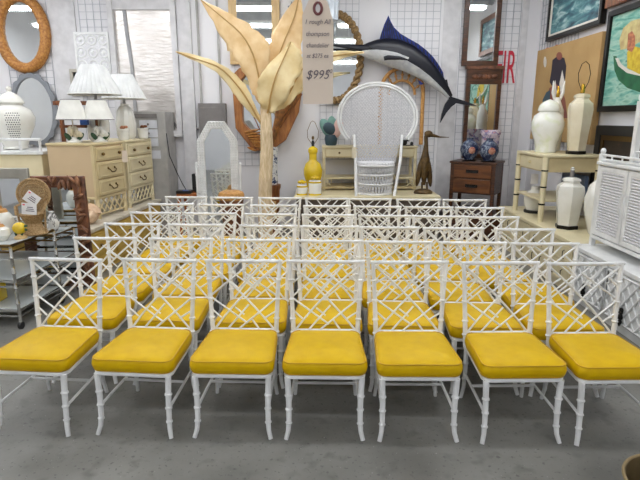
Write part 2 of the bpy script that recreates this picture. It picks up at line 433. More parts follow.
ROWS = [(3.062, -.030, (-1.605, -1.02, -.48, .03, .545, 1.10, 1.61)), (3.605, -.055, (-1.58, -1.02, -.45, .05, .55, 1.07, 1.57)), (4.105, -.068, (-1.57, -1.03, -.43, .07, .55, 1.05, 1.61)),
        (4.62, -.072, (-1.54, -1.01, -.46, .06, 0.57, 1.05, 1.52)), (5.11, -.072, (-1.53, -1.01, -.47, .06, .56, 1.06, 1.55)), (5.60, -.072, (-1.50, -.985, -.45, .065, .53, 1.05, 1.54))]
RN = ['front row', 'second row from the front', 'third row from the front', 'fourth row from the front', 'fifth row from the front', 'rearmost row']
CN = ['leftmost', 'second from the left', 'third from the left', 'middle', 'third from the right', 'second from the right', 'rightmost']
first = True
for ri, (y0, sl, xs) in enumerate(ROWS):
    for ci, x in enumerate(xs):
        yaw = (-4.5, -4.5, -2.0, -.6, -.6, 1.0, 1.6)[ci] if ri == 0 else math.degrees(math.atan(sl)*.5)
        c = proto if first else copy_tree(proto); first = False
        c.location = (x, y0+sl*x-.256, 0)
        c.rotation_euler = (0, 0, R(yaw)+random.uniform(-.012, .012))
        c['label'] = 'yellow-cushioned white lattice chair, %s in the %s' % (CN[ci], RN[ri])

# ------------------------------------------------------------------ platforms / low dressers around the chairs
P = .55
# left counter: pine front, whitewashed top
lp = thing('display_counter', 'long low yellow pine counter with whitewashed top under the dressers', 'counter', (-2.52, 5.3, 0))
prof = [(-3.3, 0), (-.02, 0), (.10, 2.44), (-3.3, 2.44)]
MB().prism_xy(prof, 0, P-.045).build('body', OWOOD, lp)
MB().prism_xy([(-3.32, -.02), (0, -.02), (.12, 2.46), (-3.32, 2.46)], P-.045, P).build('top_board', TOPW, lp, bevel=.006)
for k in range(3):
    y = .08+k*.79
    d = MB(); f0 = -.02+.12*y/2.44; f1 = -.02+.12*(y+.7)/2.44
    d.prism_xy([(f0, y), (f0+.015, y), (f1+.015, y+.7), (f1, y+.7)], .06, P-.07)
    dr = d.build('front_panel', OWOOD, lp, bevel=.004)
    MB().ell(((f0+f1)/2+.03, y+.35, .33), (.02, .018, .018)).build('knob', BRASS, dr)
# back riser
br = thing('riser', 'long low cream riser against the back wall beneath peacock chair', 'riser', (0, 0, 0))
MB().bx(-.36, 1.68, 7.12, YB-.01, .64, .68).build('top_board', CREAM2, br, bevel=.005)
MB().bx(-.33, 1.65, 7.16, YB-.02, 0, .64).build('body', M('shadow_tone_board', (92, 80, 68), .6, 0, (70, 58, 48), 5), br)  # dark colour paints in the shadow below the riser top
# dark riser under the nightstand chest
tag(MB().bx(1.85, 3.2, 7.3, YB-.02, 0, .36).build('platform', DWOOD, bevel=.01), 'low dark wooden platform in the back right corner under the chest', 'platform')

def low_dresser(name, label, x0, x1, y0, y1, z1, m, lattice):
    t = thing(name, label, 'dresser', (x0, (y0+y1)/2, 0)); hl = (y1-y0)/2; D = x1-x0
    MB().bx(0.015, D, -hl+.01, hl-.01, .07, z1-.04).build('body', m, t, bevel=.004)
    MB().bx(-.015, D, -hl, hl, z1-.04, z1).build('top', m, t, bevel=.006)
    MB().bx(.03, D, -hl+.03, hl-.03, 0, .07).build('plinth', m, t)
    n = 4 if not lattice else 3; w = 2*(hl-.03)/n
    for i in range(n):
        a = -hl+.03+i*w
        if lattice:
            d = MB(); d.bx(0, .015, a+.01, a+w-.01, .09, z1-.055)
            dr = d.build('door', m, t)
            l = MB()
            hh = z1-.055-.09
            poly = [(a+.02, .10), (a+w-.02, .10), (a+w-.02, z1-.065), (a+.02, z1-.065)]
            weave(l, poly, .085, (R(50), R(-50)), .008, lambda p, q, k: Vector((-.004-.004*k, p, q)), 6)
            l.tube([(-.004, p, q) for p, q in poly], .011, 6, closed=True)
            l.build('lattice', m, dr)
            h = MB(); yy = a+.5*w
            h.ell((-.025, yy, .225), (.014, .022, .022)); h.lathe([(.006, -.03), (.020, -.02), (.022, 0), (.012, .02), (.020, .035), (.004, .06)], 10, (-.028, yy, .17)); h.lathe([(.004, -.06), (.02, -.02), (.006, 0)], 10, (-.028, yy, .145))
            h.build('drop_pull', DARKM, dr)
        else:
            for z0, zz in ((.09, .29), (.30, z1-.055)):
                dr = MB().bx(0, .015, a+.008, a+w-.008, z0, zz).build('drawer', m, t, bevel=.004)
                MB().ring([( -0.0+a+.03, z0+.025), (a+w-.03, z0+.025), (a+w-.03, zz-.025), (a+.03, zz-.025)], [(a+.04, z0+.035), (a+w-.04, z0+.035), (a+w-.04, zz-.035), (a+.04, zz-.035)],
                          lambda p, q: Vector((-.004, p, q)), lambda p, q: Vector((.001, p, q))).build('moulding', m, dr)
                for yy in (a+.3*w, a+.7*w):
                    MB().tube([(-.002, yy, (z0+zz)/2+.03), (-.02, yy, (z0+zz)/2+.02), (-.02, yy, (z0+zz)/2-.05), (-.002, yy, (z0+zz)/2-.06)], .005, 6).build('pull', DARKM, dr)
    return t
low_dresser('low_dresser', 'long low cream dresser beneath the bamboo side table on the right', 2.50, 3.28, 4.93, 7.1, P, CREAM2, False)
low_dresser('low_dresser', 'low white dresser with lattice doors and dark drop pulls at the right edge', 2.47, 3.28, 3.0, 4.90, P, WHITE, True)

# ------------------------------------------------------------------ dressers on the left counter
def bamboo_dresser(label, loc, rz, w, d, m, side):
    t = thing('bedroom_dresser', label, 'dresser', loc, rz); H = .9
    MB().bx(-w/2, w/2, -d/2, d/2, H-.03, H).build('top', m, t, bevel=.008)
    b = MB(); b.bx(-w/2+.015, w/2-.015, -d/2+.015, d/2-.01, .26, H-.03)
    b.build('body', side, t)
    MB().bx(-w/2+.005, w/2-.005, -d/2+.005, d/2, .235, .265).build('base_rail', m, t, bevel=.006)
    f = -d/2
    for x in (-w/2+.02, w/2-.02): MB().bx(x-.022, x+.022, f+.002, f+.04, .26, H-.03).build('stile', m, t, bevel=.004)
    for x, y in ((-w/2+.03, f+.03), (w/2-.03, f+.03), (-w/2+.03, d/2-.03), (w/2-.03, d/2-.03)):
        p, q = bamboo_path([(x, y, .24), (x, y, 0)], [.026, .03], (.35, .7), 1.15, .012)
        MB().tube(p, q, 10).build('leg', m, t)
    fw = MB(); poly = [(-w/2+.05, .06), (w/2-.05, .06), (w/2-.05, .235), (-w/2+.05, .235)]
    weave(fw, poly, .085, (R(48), R(-48)), .010, lambda a_, b_, k: Vector((a_, f+.025+.006*k, b_)), 6)
    fw.tube([(-w/2+.04, f+.028, .05), (w/2-.04, f+.028, .05)], .012, 6)
    fw.build('fretwork_apron', m, t)
    zs = ((.69, .85), (.475, .675), (.275, .465))
    for i, (z0, z1) in enumerate(zs):
        dr = MB().bx(-w/2+.045, w/2-.045, f-.008, f+.02, z0, z1).build('drawer', m, t, bevel=.008)
        o = [(-w/2+.07, z0+.025), (w/2-.07, z0+.025), (w/2-.07, z1-.025), (-w/2+.07, z1-.025)]
        n = [(-w/2+.082, z0+.037), (w/2-.082, z0+.037), (w/2-.082, z1-.037), (-w/2+.082, z1-.037)]
        MB().ring_xz(o, n, f-.015, f-.006).build('moulding', m, dr, bevel=.002)
        zc = (z0+z1)/2
        if i == 0:
            for x in (-w*.27, w*.27): MB().ell((x, f-.03, zc), (.02, .022, .02)).build('knob', BRASS, dr)
        else:
            h = MB(); h.tube([(-.07, f-.012, zc+.015), (-.065, f-.035, zc), (-.04, f-.04, zc-.028), (0, f-.04, zc-.03), (.04, f-.04, zc-.028), (.065, f-.035, zc), (.07, f-.012, zc+.015)], .007, 6)
            h.ell((-.07, f-.012, zc+.018), (.016, .008, .016)); h.ell((.07, f-.012, zc+.018), (.016, .008, .016)); h.build('bail_handle', BRASS, dr)
    return t
dA = bamboo_dresser('beige bamboo-trimmed dresser on the counter, nearer of the two', (-2.90, 6.50, P), PI/2-R(10), .66, .62, CREAM, SIDE)
dB = bamboo_dresser('paler cream bamboo-trimmed dresser on the counter, farther of the two', (-2.82, 7.36, P), PI/2-R(6), .80, .60, CREAM2, CREAM2)
# hanging tag on the nearer dresser
g = MB(); g.bx(-.035, .035, -.002, .002, -.15, 0); tgo = tag(g.build('price_tag', PAPER), 'small blank beige paper tag hanging on the nearer dresser', 'tag')
tgo.location = (-2.515, 6.72, 1.335); tgo.rotation_euler = (0, 0, R(35))

# lamps
def pleated(mb, r0, z0, r1, z1, n=64, lip=.008):
    amp = .045
    def ringp(r, z): return [Vector((r*(1+(amp if j % 2 else -amp))*math.cos(2*PI*j/n), r*(1+(amp if j % 2 else -amp))*math.sin(2*PI*j/n), z)) for j in range(n)]
    vs = ringp(r0, z0)+ringp(r1, z1)+ringp(r1-.006, z1)+ringp(r0-.006, z0)
    fs = []
    for k in range(4):
        for j in range(n): fs.append((k*n+j, k*n+(j+1) % n, ((k+1) % 4)*n+(j+1) % n, ((k+1) % 4)*n+j))
    return mb.add(vs, fs)
def big_lamp(label, loc, zb, r0, z0, r1, z1):
    t = thing('table_lamp', label, 'lamp', loc)
    b = MB(); hb = z0-.07
    b.lathe([(.09, 0), (.10, .01), (.125, .05), (.135, hb*.45), (.11, hb*.78), (.075, hb*.92), (.055, hb*.95), (.055, hb)], 28, lobes=14, amp=.03)
    b.build('base', CER, t)
    MB().tube([(0, 0, hb), (0, 0, z0+.06)], .018, 8).build('socket', GREYL, t)
    pleated(MB(), r0, z0, r1, z1).build('lamp_shade', PLEAT, t, sharp=80)
    r = MB(); r.lathe([(r0*1.02, z0-.008), (r0*1.03, z0-.002), (r0*1.02, z0+.006)], 40); r.lathe([(r1*1.02, z1-.006), (r1*1.03, z1), (.98*r1, z1+.004)], 40)
    MB().tube([(r0*1.01*math.cos(2*PI*j/40), r0*1.01*math.sin(2*PI*j/40), z0) for j in range(40)], .007, 6, closed=True).build('shade_trim', SHADE, t)
    h = MB(); h.tube([(-r1, 0, z1-.02), (0, 0, z1-.04), (r1, 0, z1-.02)], .004, 5); h.tube([(0, 0, z0), (0, 0, z1)], .006, 5); h.build('harp', BRASS, t)
    return t
big_lamp('table lamp with large white pleated shade, nearer of the two big ones', (-2.84, 6.78, P+.9), 0, .31, .58, .14, .93)
big_lamp('table lamp with large white pleated shade and fluted base, nearer the window', (-2.71, 7.40, P+.9), 0, .285, .55, .135, .87)
def small_lamp(label, loc, leaf):
    t = thing('table_lamp', label, 'lamp', loc)
    b = MB(); b.lathe([(.085, 0), (.09, .012), (.06, .03), (.03, .05), (.02, .07)], 20); b.build('base', CER, t)
    f = MB()
    for k in range(9):
        a = k*2.4; r = .025+.04*(k % 3)/2
        T = Matrix.Rotation(a, 3, 'Z') @ Matrix.Rotation(R(50), 3, 'Y')
        f.ell((r*math.cos(a), r*math.sin(a), .10+.02*(k % 4)), (.045, .022, .034), 8, T)
    f.build('porcelain_flower', CERY if not leaf else CER, t)
    if leaf or True:
        l = MB()
        for a in (.4, 2.2, 4.0):
            l.ell((.07*math.cos(a), .07*math.sin(a), .07), (.03, .012, .06), 8, Matrix.Rotation(a, 3, 'Z') @ Matrix.Rotation(R(40), 3, 'Y'))
        l.build('porcelain_leaf', GREENL, t)
    MB().tube([(0, 0, .05), (.0, .0, .30)], .008, 6).build('stem', CERY, t)
    s = MB(); s.lathe([(.182, .27), (.104, .505), (.100, .505), (.178, .27)], 32); s.build('lamp_shade', SHADE, t)
    r = MB()
    for rr, z in ((.182, .272), (.104, .503)): r.tube([(rr*math.cos(2*PI*j/32), rr*math.sin(2*PI*j/32), z) for j in range(32)], .005, 5, closed=True)
    r.build('shade_trim', GREY, t)
    return t
small_lamp('small lamp with plain white shade on a cream porcelain flower base', (-2.97, 6.36, P+.9), False)
small_lamp('small lamp with plain white shade on a green-leaved porcelain base', (-2.715, 6.50, P+.9), True)
# wooden rack behind the small lamps
rk = thing('wooden_rack', 'brown wooden rack frame standing behind the small lamps', 'rack', (-3.05, 6.62, P+.9))
for x in (-.17, .27): MB().bx(x-.022, x+.022, -.015, .015, 0, .50).build('post', MWOOD, rk)
MB().bx(-.25, .40, -.02, .02, .445, .495).build('top_bar', MWOOD, rk); MB().bx(-.2, .12, -.02, .05, .17, .205).build('shelf', MWOOD, rk)
tag(MB().bx(-2.99, -2.90, 6.60, 6.66, P+.9+.206, P+.9+.27).build('small_box', BLUEP, bevel=.004), 'small bright blue box on the wooden rack shelf', 'box')
# white pots of dried flowers
for i, (x, y, lab) in enumerate(((-2.63, 7.06, 'white ceramic pot with dried orange flowers left of the fluted lamp base'), (-2.55, 7.61, 'white ceramic pot with dried brown flowers right of the fluted lamp base'))):
    pt = thing('flower_pot', lab, 'pot', (x, y, P+.9))
    MB().lathe([(.055, 0), (.066, .01), (.074, .12), (.080, .125), (.080, .15), (.07, .15), (.066, .135), (0.001, .13)], 24).build('pot', CER, pt)
    f = MB()
    for k in range(9):
        a = k*2.4; f.ell((.04*math.cos(a)*(k % 3)/2, .04*math.sin(a)*(k % 3)/2, .15+.012*(k % 3)), (.024, .024, .018), 8)
    f.build('dried_flowers', TERRA if i == 0 else MWOOD, pt)
# conch shell on the counter
cs = thing('conch_shell', 'large beige conch shell on the counter below the nearer dresser', 'shell', (-2.66, 5.95, P))
q = MB(); n = 40
pts = []; rr = []
for i in range(n):
    f = i/(n-1); a = f*PI*5; rad = .10*(1-f)
    pts.append((rad*math.cos(a)*.6-.02, -.05+.18*f, .10+rad*math.sin(a)*.55)); rr.append(.085*(1-f)+.006)
q.tube(pts, rr, 10); q.build('whorl', BEIGEBAG, cs)
MB().ell((.03, -.10, .085), (.06, .10, .085), 14, Matrix.Rotation(R(25), 3, 'Y')).build('lip', BEIGEBAG, cs)

# white chest and gallery at the far left, with the pierced urn
wc = thing('white_chest', 'white chest with a rail gallery on top at the far left', 'chest', (-3.95, 6.62, P))
MB().bx(-.62, .58, -.3, .3, 0, .76).build('body', CREAM2, wc, bevel=.006)  # cream body colour stands in for shading on the white chest
MB().bx(-.66, .62, -.33, .33, .76, .80).build('top', WHITE, wc, bevel=.006)
g = MB()
for x in (-.62, -.38, -.14, .1, .34, .58): g.tube([(x, -.30, .80), (x, -.30, .935)], .016, 8)
g.tube([(-.64, -.30, .94), (.6, -.30, .94)], .018, 8); g.ell((.03-.35, -.30, .98), (.03, .03, .05))
g.build('gallery_rail', WHITE, wc)
d = MB(); d.bx(-.60, -.03, -.315, -.3, .05, .72); d.build('door', WHITE, wc, bevel=.004)
ur = thing('ceramic_urn', 'tall white pierced ceramic ginger jar at the left edge', 'urn', (-3.89, 6.72, P+.8))
pr = [(.11, 0), (.15, .01), (.14, .04), (.165, .12), (.245, .30), (.26, .40), (.22, .49), (.155, .535), (.135, .55), (.135, .57)]
MB().lathe(pr, 36).build('body', CER, ur)
l = MB(); l.lathe([(.155, .565), (.16, .58), (.14, .62), (.09, .675), (.04, .70), (.02, .715), (.035, .74), (.03, .765), (.001, .78)], 32); l.build('lid', CER, ur)
hl = MB()
for k in range(12):
    for j in range(7 - (k % 2)):
        z = .15+k*.027; a = -PI/2+.52+(j-3+.5*(k % 2))*.10
        rad = .165+(.245-.165)*min(1, (z-.12)/.18)
        if z > .30: rad = .245+(z-.30)*.15
        if z > .40: rad = .26-(z-.40)*.44
        hl.ell(((rad-.004)*math.cos(a), (rad-.004)*math.sin(a), z), (.008, .008, .009), 6)
hl.build('pierced_holes', DARKM, ur)

# ------------------------------------------------------------------ wall-hung things, back wall
def wire_grid(label, x0, x1, z0, z1, step=.105, axis='y', pos=YB-.0125, m=WIREG):
    mb = MB(); r = .0045
    fn = (lambda a, z, k: Vector((a, pos+.006*k, z))) if axis == 'y' else (lambda a, z, k: Vector((pos+.006*k, a, z)))
    n = round((x1-x0)/step); k = round((z1-z0)/step)
    for i in range(n+1):
        a = x0+(x1-x0)*i/n; mb.tube([fn(a, z0, 0), fn(a, z1, 0)], r*1.2, 4)
    for j in range(k+1):
        z = z0+(z1-z0)*j/k; mb.tube([fn(x0, z, 1), fn(x1, z, 1)], r, 4)
    return tag(mb.build('wire_grid', m), label, 'wire panel', 'white wire display grids on the walls')
wire_grid('white wire display grid behind the oval rattan mirror', -4.75, -4.08, 1.3, 3.6)
wire_grid('white wire display grid left of the silver window', -3.60, -3.17, 1.9, 3.6)
wire_grid('white wire display grid behind the carved octagonal mirror', -1.30, -.75, 1.0, 3.3)
wire_grid('white wire display grid behind the rope mirror', .0, .58, 1.1, 3.6)
wire_grid('white wire display grid behind the marlin', 1.05, 1.80, .9, 3.6)
wire_grid('white wire display grid behind the stacked dark-framed mirrors', 2.12, 3.0, 1.0, 3.6)
wire_grid('white wire display grid on the right wall beside the corner', 7.0, 8.2, 1.0, 3.7, .09, 'x', XR-.0125)

def frame_mirror(name, label, outer, inner, y0, y1, mf, mg=MIRR, cat='mirror', bevel=.006):
    t = thing(name, label, cat)
    cx = sum(p[0] for p in outer)/len(outer); cz = min(p[1] for p in outer); t.location = (cx, y1, cz)
    o = [(a-cx, b-cz) for a, b in outer]; i = [(a-cx, b-cz) for a, b in inner]
    MB().ring_xz(o, i, y0-y1, 0).build('frame', mf, t, bevel=bevel)
    MB().prism_xz([(a*1.0, b) for a, b in i], -.02, -.008).build('glass', mg, t)
    return t
# oval rattan mirror, domed frame of coiled cane
om = thing('oval_mirror', 'large oval mirror in an orange rattan frame at top left', 'mirror', (-4.45, YB-.05, 2.98))
pts = [(.345*math.cos(2*PI*i/64), 0, .505*math.sin(2*PI*i/64)) for i in range(64)]
fm = MB(); fm.tube([(p[0], -.02, p[2]) for p in pts], [.075+.004*(i % 2) for i in range(64)], 14, closed=True); fm.build('frame', RATTAN, om)
MB().prism_xz([(p[0], p[2]) for p in pts], -.01, 0).build('glass', MIRR, om)
# grey scalloped mirror
sm = thing('scalloped_mirror', 'grey scalloped oval mirror hanging behind the white urn', 'mirror', (-4.41, YB-.05, 1.86))
n = 72; o_ = []; i_ = []
for k in range(n):
    a = 2*PI*k/n; w = 1+.035*math.cos(16*a); o_.append((.355*w*math.cos(a), .55*w*math.sin(a))); i_.append((.29*math.cos(a), .475*math.sin(a)))
MB().ring_xz(o_, i_, -.05, 0).build('frame', SCAL, sm, bevel=.008)
MB().prism_xz(i_, -.02, -.008).build('glass', MIRR, sm)
# small silver-white framed mirror behind the lamp
a_, b_ = at(70, 69, YB-.02), at(104, 96, YB-.02)
o = [(a_.x, b_.z), (b_.x, b_.z), (b_.x, a_.z), (a_.x, a_.z)]; i = [(a_.x+.05, b_.z+.05), (b_.x-.05, b_.z+.05), (b_.x-.05, a_.z-.05), (a_.x+.05, a_.z-.05)]
frame_mirror('picture_frame', 'pale silver square frame on the wall behind big pleated lamp', o, i, YB-.06, YB-.01, SILVF, GREYW, 'picture')
# white embossed panel on the grid
wp = thing('wall_plaque', 'white carved square plaque hung on the wire grid', 'panel', (-3.42, YB-.04, 2.42))
MB().bx(-.26, .24, -.02, 0, 0, .56).build('backing', WICK, wp)
e = MB()
for k in range(3):
    for j in range(3):
        e.tube([(-.18+k*.17+.07*math.cos(2*PI*q_/12), -.025, .10+j*.18+.07*math.sin(2*PI*q_/12)) for q_ in range(12)], .012, 6, closed=True); e.ell((-.18+k*.17, -.025, .10+j*.18), (.03, .015, .03), 8)
e.build('relief_pattern', WHITE, wp)
MB().ring_xz([(-.27, -.01), (.25, -.01), (.25, .57), (-.27, .57)], [(-.24, .02), (.22, .02), (.22, .54), (-.24, .54)], -.035, 0).build('frame', WHITE, wp)
# grey cabinet with small white drawers
gc = thing('grey_cabinet', 'tall grey steel cabinet with a bank of small white drawers', 'cabinet', (-2.52, 7.98, 0))
MB().bx(-.26, .25, -.2, .28, 0, 1.83).build('body', GREYL, gc, bevel=.006)
for k in range(3):
    z = 1.65-k*.13
    dr = MB().bx(-.13, .13, -.215, -.2, z-.058, z+.058).build('drawer', GREYW, gc, bevel=.003)
    MB().ell((0, -.225, z), (.018, .014, .018), 8).build('knob', GREY, dr)
MB().bx(-.24, .13, -.21, -.2, 1.735, 1.80).build('vent_strip', GREY, gc)
MB().bx(-.11, .15, -.215, -.2, 1.15, 1.27).build('label_card', GREYW, gc)
# electrical panel with conduits and cable
ep = thing('electrical_panel', 'grey electrical box with two conduits above the arched mirror', 'electrical box', (-1.66, YB-.005, 1.30))
MB().bx(-.21, .21, -.12, 0, 0, .66).build('box', GREY, ep, bevel=.006)
MB().bx(-.17, .17, -.132, -.12, .04, .60).build('door', GREY, ep, bevel=.004)
for x in (-.17, .13): MB().tube([(x, -.03, .66), (x, -.03, 3.0)], .018, 8).build('conduit', GREYL, ep)
MB().tube([(-.21, -.03, .28), (-.4, -.03, .26), (-.52, -.03, .22), (-.6, -.03, .34), (-.7, -.03, .46), (-.85, -.03, .5)], .02, 8).build('cable', GREY, ep)
tag(MB().tube([(-2.26, 7.76, 1.52), (-2.23, 7.74, 1.2), (-2.13, 7.72, .95), (-2.05, 7.7, .78), (-2.0, 7.68, .70)], .007, 6).build('power_cord', CORD), 'thin black cord hanging down beside the grey cabinet', 'cord')
# phone table
tt = thing('side_table', 'small orange wood side table holding black telephone gear', 'table', (-1.83, 7.45, 0))
MB().bx(-.2, .2, -.2, .2, .64, .70).build('top', ORW, tt, bevel=.005)
for x in (-.17, .17):
    for y in (-.17, .17): MB().bx(x-.02, x+.02, y-.02, y+.02, 0, .64).build('leg', ORW, tt)
tag(MB().bx(-1.84, -1.74, 7.42, 7.52, .70, .96).build('speaker', BLACK, bevel=.008), 'upright black box speaker on the orange side table', 'speaker')
ph = thing('telephone', 'flat black telephone base with a blue display on orange table', 'telephone', (-1.92, 7.32, .70))
MB().bx(-.11, .10, -.08, .08, 0, .04).build('base', BLACK, ph, bevel=.006); MB().bx(-.02, .06, -.07, -.02, .04, .045).build('display', BLUEP, ph)
# arched cheval mirror with beaded white frame
cm_ = thing('cheval_mirror', 'white beaded cheval mirror with an arched angular top', 'mirror', (-1.36, 6.95, 0))
def oct_arch(hw, top, bot): return [(-hw, bot), (hw, bot), (hw, top-.26*hw/.27), (hw*.40, top), (-hw*.40, top), (-hw, top-.26*hw/.27)]
oo, ii = oct_arch(.270, 1.70, .12), oct_arch(.168, 1.60, .22)
MB().ring_xz(oo, ii, -.03, .02).build('frame', WHITE, cm_, bevel=.008)
bd = MB()
def along(poly, step):
    out = []
    for k in range(len(poly)):
        A, B = Vector(poly[k]), Vector(poly[(k+1) % len(poly)]); m_ = max(1, int((B-A).length/step))
        out += [A.lerp(B, j/m_) for j in range(m_)]
    return out
for f in (.18, .5, .82):
    poly = [(a[0]*(1-f)+b[0]*f, a[1]*(1-f)+b[1]*f) for a, b in zip(oo, ii)]
    for p in along(poly, .034): bd.ell((p[0], -.032, p[1]), (.0155, .012, .0155), 6)
bd.build('beading', WHITE, cm_)
MB().prism_xz(ii, -.01, 0).build('glass', MIRR, cm_)
for sx in (-1, 1):
    s_ = MB(); s_.bx(sx*.290-.014, sx*.290+.014, -.02, .02, 0, 1.12); s_.ell((sx*.290, 0, 1.14), (.02, .02, .03)); s_.bx(sx*.290-.018, sx*.290+.018, -.2, .2, 0, .06)
    s_.build('side_post', WHITE, cm_)
MB().tube([(-.31, 0, 1.0), (-.26, 0, 1.0)], .015, 6).tube([(.31, 0, 1.0), (.26, 0, 1.0)], .015, 6).tube([(-.3, 0, .08), (.3, 0, .08)], .02, 8).build('pivot_bar', WICK, cm_)
# drum stool
st = thing('drum_stool', 'round tan-topped wicker stool in front of the arched mirror', 'stool', (-1.14, 6.60, 0))
MB().lathe([(.17, 0), (.18, .03), (.13, .2), (.12, .4), (.15, .66), (.155, .72)], 28).build('base', CARVE, st)
MB().lathe([(.155, .72), (.165, .735), (.168, .78), (.15, .815), (.10, .835), (.001, .84)], 28).build('seat', RATTAN2, st)
# tall pale wood framed mirror behind the leaves
o = [(-1.36, 2.53), (-.60, 2.53), (-.60, 4.0), (-1.36, 4.0)]; i = [(-1.24, 2.65), (-.72, 2.65), (-.72, 3.88), (-1.24, 3.88)]
tm = frame_mirror('tall_mirror', 'tall pale wood framed mirror behind the palm leaves', o, i, YB-.07, YB-.03, LWOOD)
# octagonal brown mirror with thick bark-like right side
pxs = [(232, 76), (240, 68), (292, 66), (303, 80), (299, 112), (286, 140), (272, 150), (254, 151), (236, 128)]
ins = [(242, 80), (246, 75), (272, 74), (277, 82), (276, 112), (272, 132), (268, 138), (256, 136), (243, 122)]
Yo = YB-.10
o = [(at(x, y, Yo).x, at(x, y, Yo).z) for x, y in pxs]; i = [(at(x, y, Yo).x, at(x, y, Yo).z) for x, y in ins]
o8 = frame_mirror('octagonal_mirror', 'brown many-sided wooden mirror behind the palm trunk', o, i, YB-.16, YB-.04, M('golden_brown_wood', (176, 116, 60), .45, 0, (134, 80, 36), 5, bump=.2, stretch=(6, 6, 1)), bevel=.015)
cv = MB(); L0 = o8.location
for k in range(8):
    p = at(251+1.3*k % 8, 131+k*2.6, YB-.2)-L0
    cv.ell((p.x, p.y, p.z), (.11-.004*k, .05, .022), 8, Matrix.Rotation(R(-12+k*5), 3, 'Y'))
cv.build('carved_ornament', RATTAN, o8)
bk_ = MB()
for k in range(9):
    A = at(279+k*2.2, 84+k, YB-.2)-L0; B = at(273+k*.9, 146-k*3.2, YB-.2)-L0
    bk_.tube([A, A.lerp(B, .5)+Vector((.02, -.03, 0)), B], [.03, .034, .014], 7)
bk_.build('bark_strips', BARK, o8)
# blue-white jar on wicker stand
ws = thing('plant_stand', 'brown wicker stand beneath the blue and white jar', 'stand', (-.70, 7.35, 0))
MB().lathe([(.13, 0), (.14, .02), (.11, .3), (.125, .74), (.14, .78), (.14, .82)], 20, sx=1).build('drum', MWOOD, ws)
MB().bx(-.02, .08, -.145, -.11, .35, .6).build('panel', LWOOD, ws)
jar = MB(); jar.lathe([(.09, 0), (.10, .02), (.102, .46), (.108, .49), (.108, .52), (.095, .52), (.09, .04), (.001, .03)], 28)
jo = tag(jar.build('umbrella_jar', BLUEW), 'tall blue and white porcelain jar behind the palm trunk', 'jar'); jo.location = (-.70, 7.35, .82)

# ------------------------------------------------------------------ palm
pm = thing('artificial_palm', 'tall artificial palm with huge cream leaves and pale trunk', 'palm', (-.72, 6.55, 0))
O = pm.location
def lp_(x, y, Y): return at(x, y, Y)-O
tp = [lp_(265, 205, 6.55), lp_(265.5, 180, 6.55), lp_(267, 150, 6.55), lp_(266, 120, 6.55), lp_(265, 100, 6.55)]
tp = [Vector((tp[0].x, 0, 0.02)), ]+tp
p, q = bamboo_path(tp, [.10, .088, .084, .08, .07, .06], (.2, .35, .5, .65, .8), 1.05, .03)
MB().tube(p, q, 16).build('trunk', TRUNK, pm)
MB().lathe([(.2, 0), (.21, .03), (.16, .08), (.1, .1)], 24, (tp[0].x, 0, 0)).build('foot', TRUNK, pm)
def leaf(mid, left, right, m, wav=.02, seed=0):
    """mid: list of (x, y, Y); left/right: photo outline points at the same stations"""
    rnd = random.Random(seed); Q = 5
    # resample stations by Catmull-Rom
    def cr(P, f):
        k = len(P)-1; t = f*k; j = min(int(t), k-1); u = t-j
        p0, p1, p2, p3 = P[max(j-1, 0)], P[j], P[j+1], P[min(j+2, k)]
        return .5*((2*p1)+(p2-p0)*u+(2*p0-5*p1+4*p2-p3)*u*u+(3*p1-p0-3*p2+p3)*u**3)
    Mv = [lp_(*c) for c in mid]; Lv = [lp_(x, y, c[2]) for (x, y), c in zip(left, mid)]; Rv = [lp_(x, y, c[2]) for (x, y), c in zip(right, mid)]
    N = 26; rows = []
    for i_ in range(N+1):
        f = i_/N; m_, l_, r_ = cr(Mv, f), cr(Lv, f), cr(Rv, f)
        e1, e2 = 1+rnd.uniform(-.14, .08), 1+rnd.uniform(-.14, .08)
        row = []
        for j in range(-Q, Q+1):
            u = abs(j)/Q; tgt, e = (l_, e1) if j < 0 else (r_, e2)
            v = m_.lerp(tgt, u*(1+(e-1)*u))
            v = v+Vector((0, .10*u*u*(tgt-m_).length+wav*u*math.sin(f*17+seed+(2 if j < 0 else 0)), .0))
            row.append(v)
        rows.append(row)
    W = 2*Q+1; vs = [v for r_ in rows for v in r_]; fs = []
    for i_ in range(N):
        for j in range(W-1): fs.append((i_*W+j, i_*W+j+1, (i_+1)*W+j+1, (i_+1)*W+j))
    lo = MB().add(vs, fs).build('leaf', m, pm, sharp=80)
    so = lo.modifiers.new('thickness', 'SOLIDIFY'); so.thickness = .006
    MB().tube([cr(Mv, f/16)+Vector((0, -.012, 0)) for f in range(17)], [.013-.008*(1-f/16) for f in range(17)], 7).build('midrib', RIB, lo)
# stations run tip -> stem
leaf([(200, -1, 6.50), (222, 17, 6.45), (243, 36, 6.42), (255, 60, 6.44), (261, 90, 6.5), (264, 108, 6.55)],
     [(200, -1), (217, 30), (231, 56), (245, 78), (254, 96), (263, 108)], [(200, -1), (234, 15), (260, 32), (271, 48), (268, 84), (266, 108)], PALM, .03, 1)
leaf([(299, -3, 6.6), (294, 18, 6.6), (284, 42, 6.58), (276, 66, 6.57), (270, 90, 6.56), (266, 108, 6.56)],
     [(298, -3), (279, 20), (268, 45), (262, 70), (263, 92), (265, 108)], [(301, -3), (304, 20), (303, 46), (295, 68), (279, 94), (267, 108)], PALM, .03, 2)
leaf([(291, 42, 6.36), (284, 58, 6.33), (276, 76, 6.33), (271, 94, 6.38), (269, 107, 6.46), (267, 114, 6.52)],
     [(290, 42), (270, 62), (258, 80), (257, 97), (262, 108), (266, 114)], [(293, 42), (303, 58), (296, 82), (284, 102), (275, 111), (268, 114)], PALM2, .03, 3)
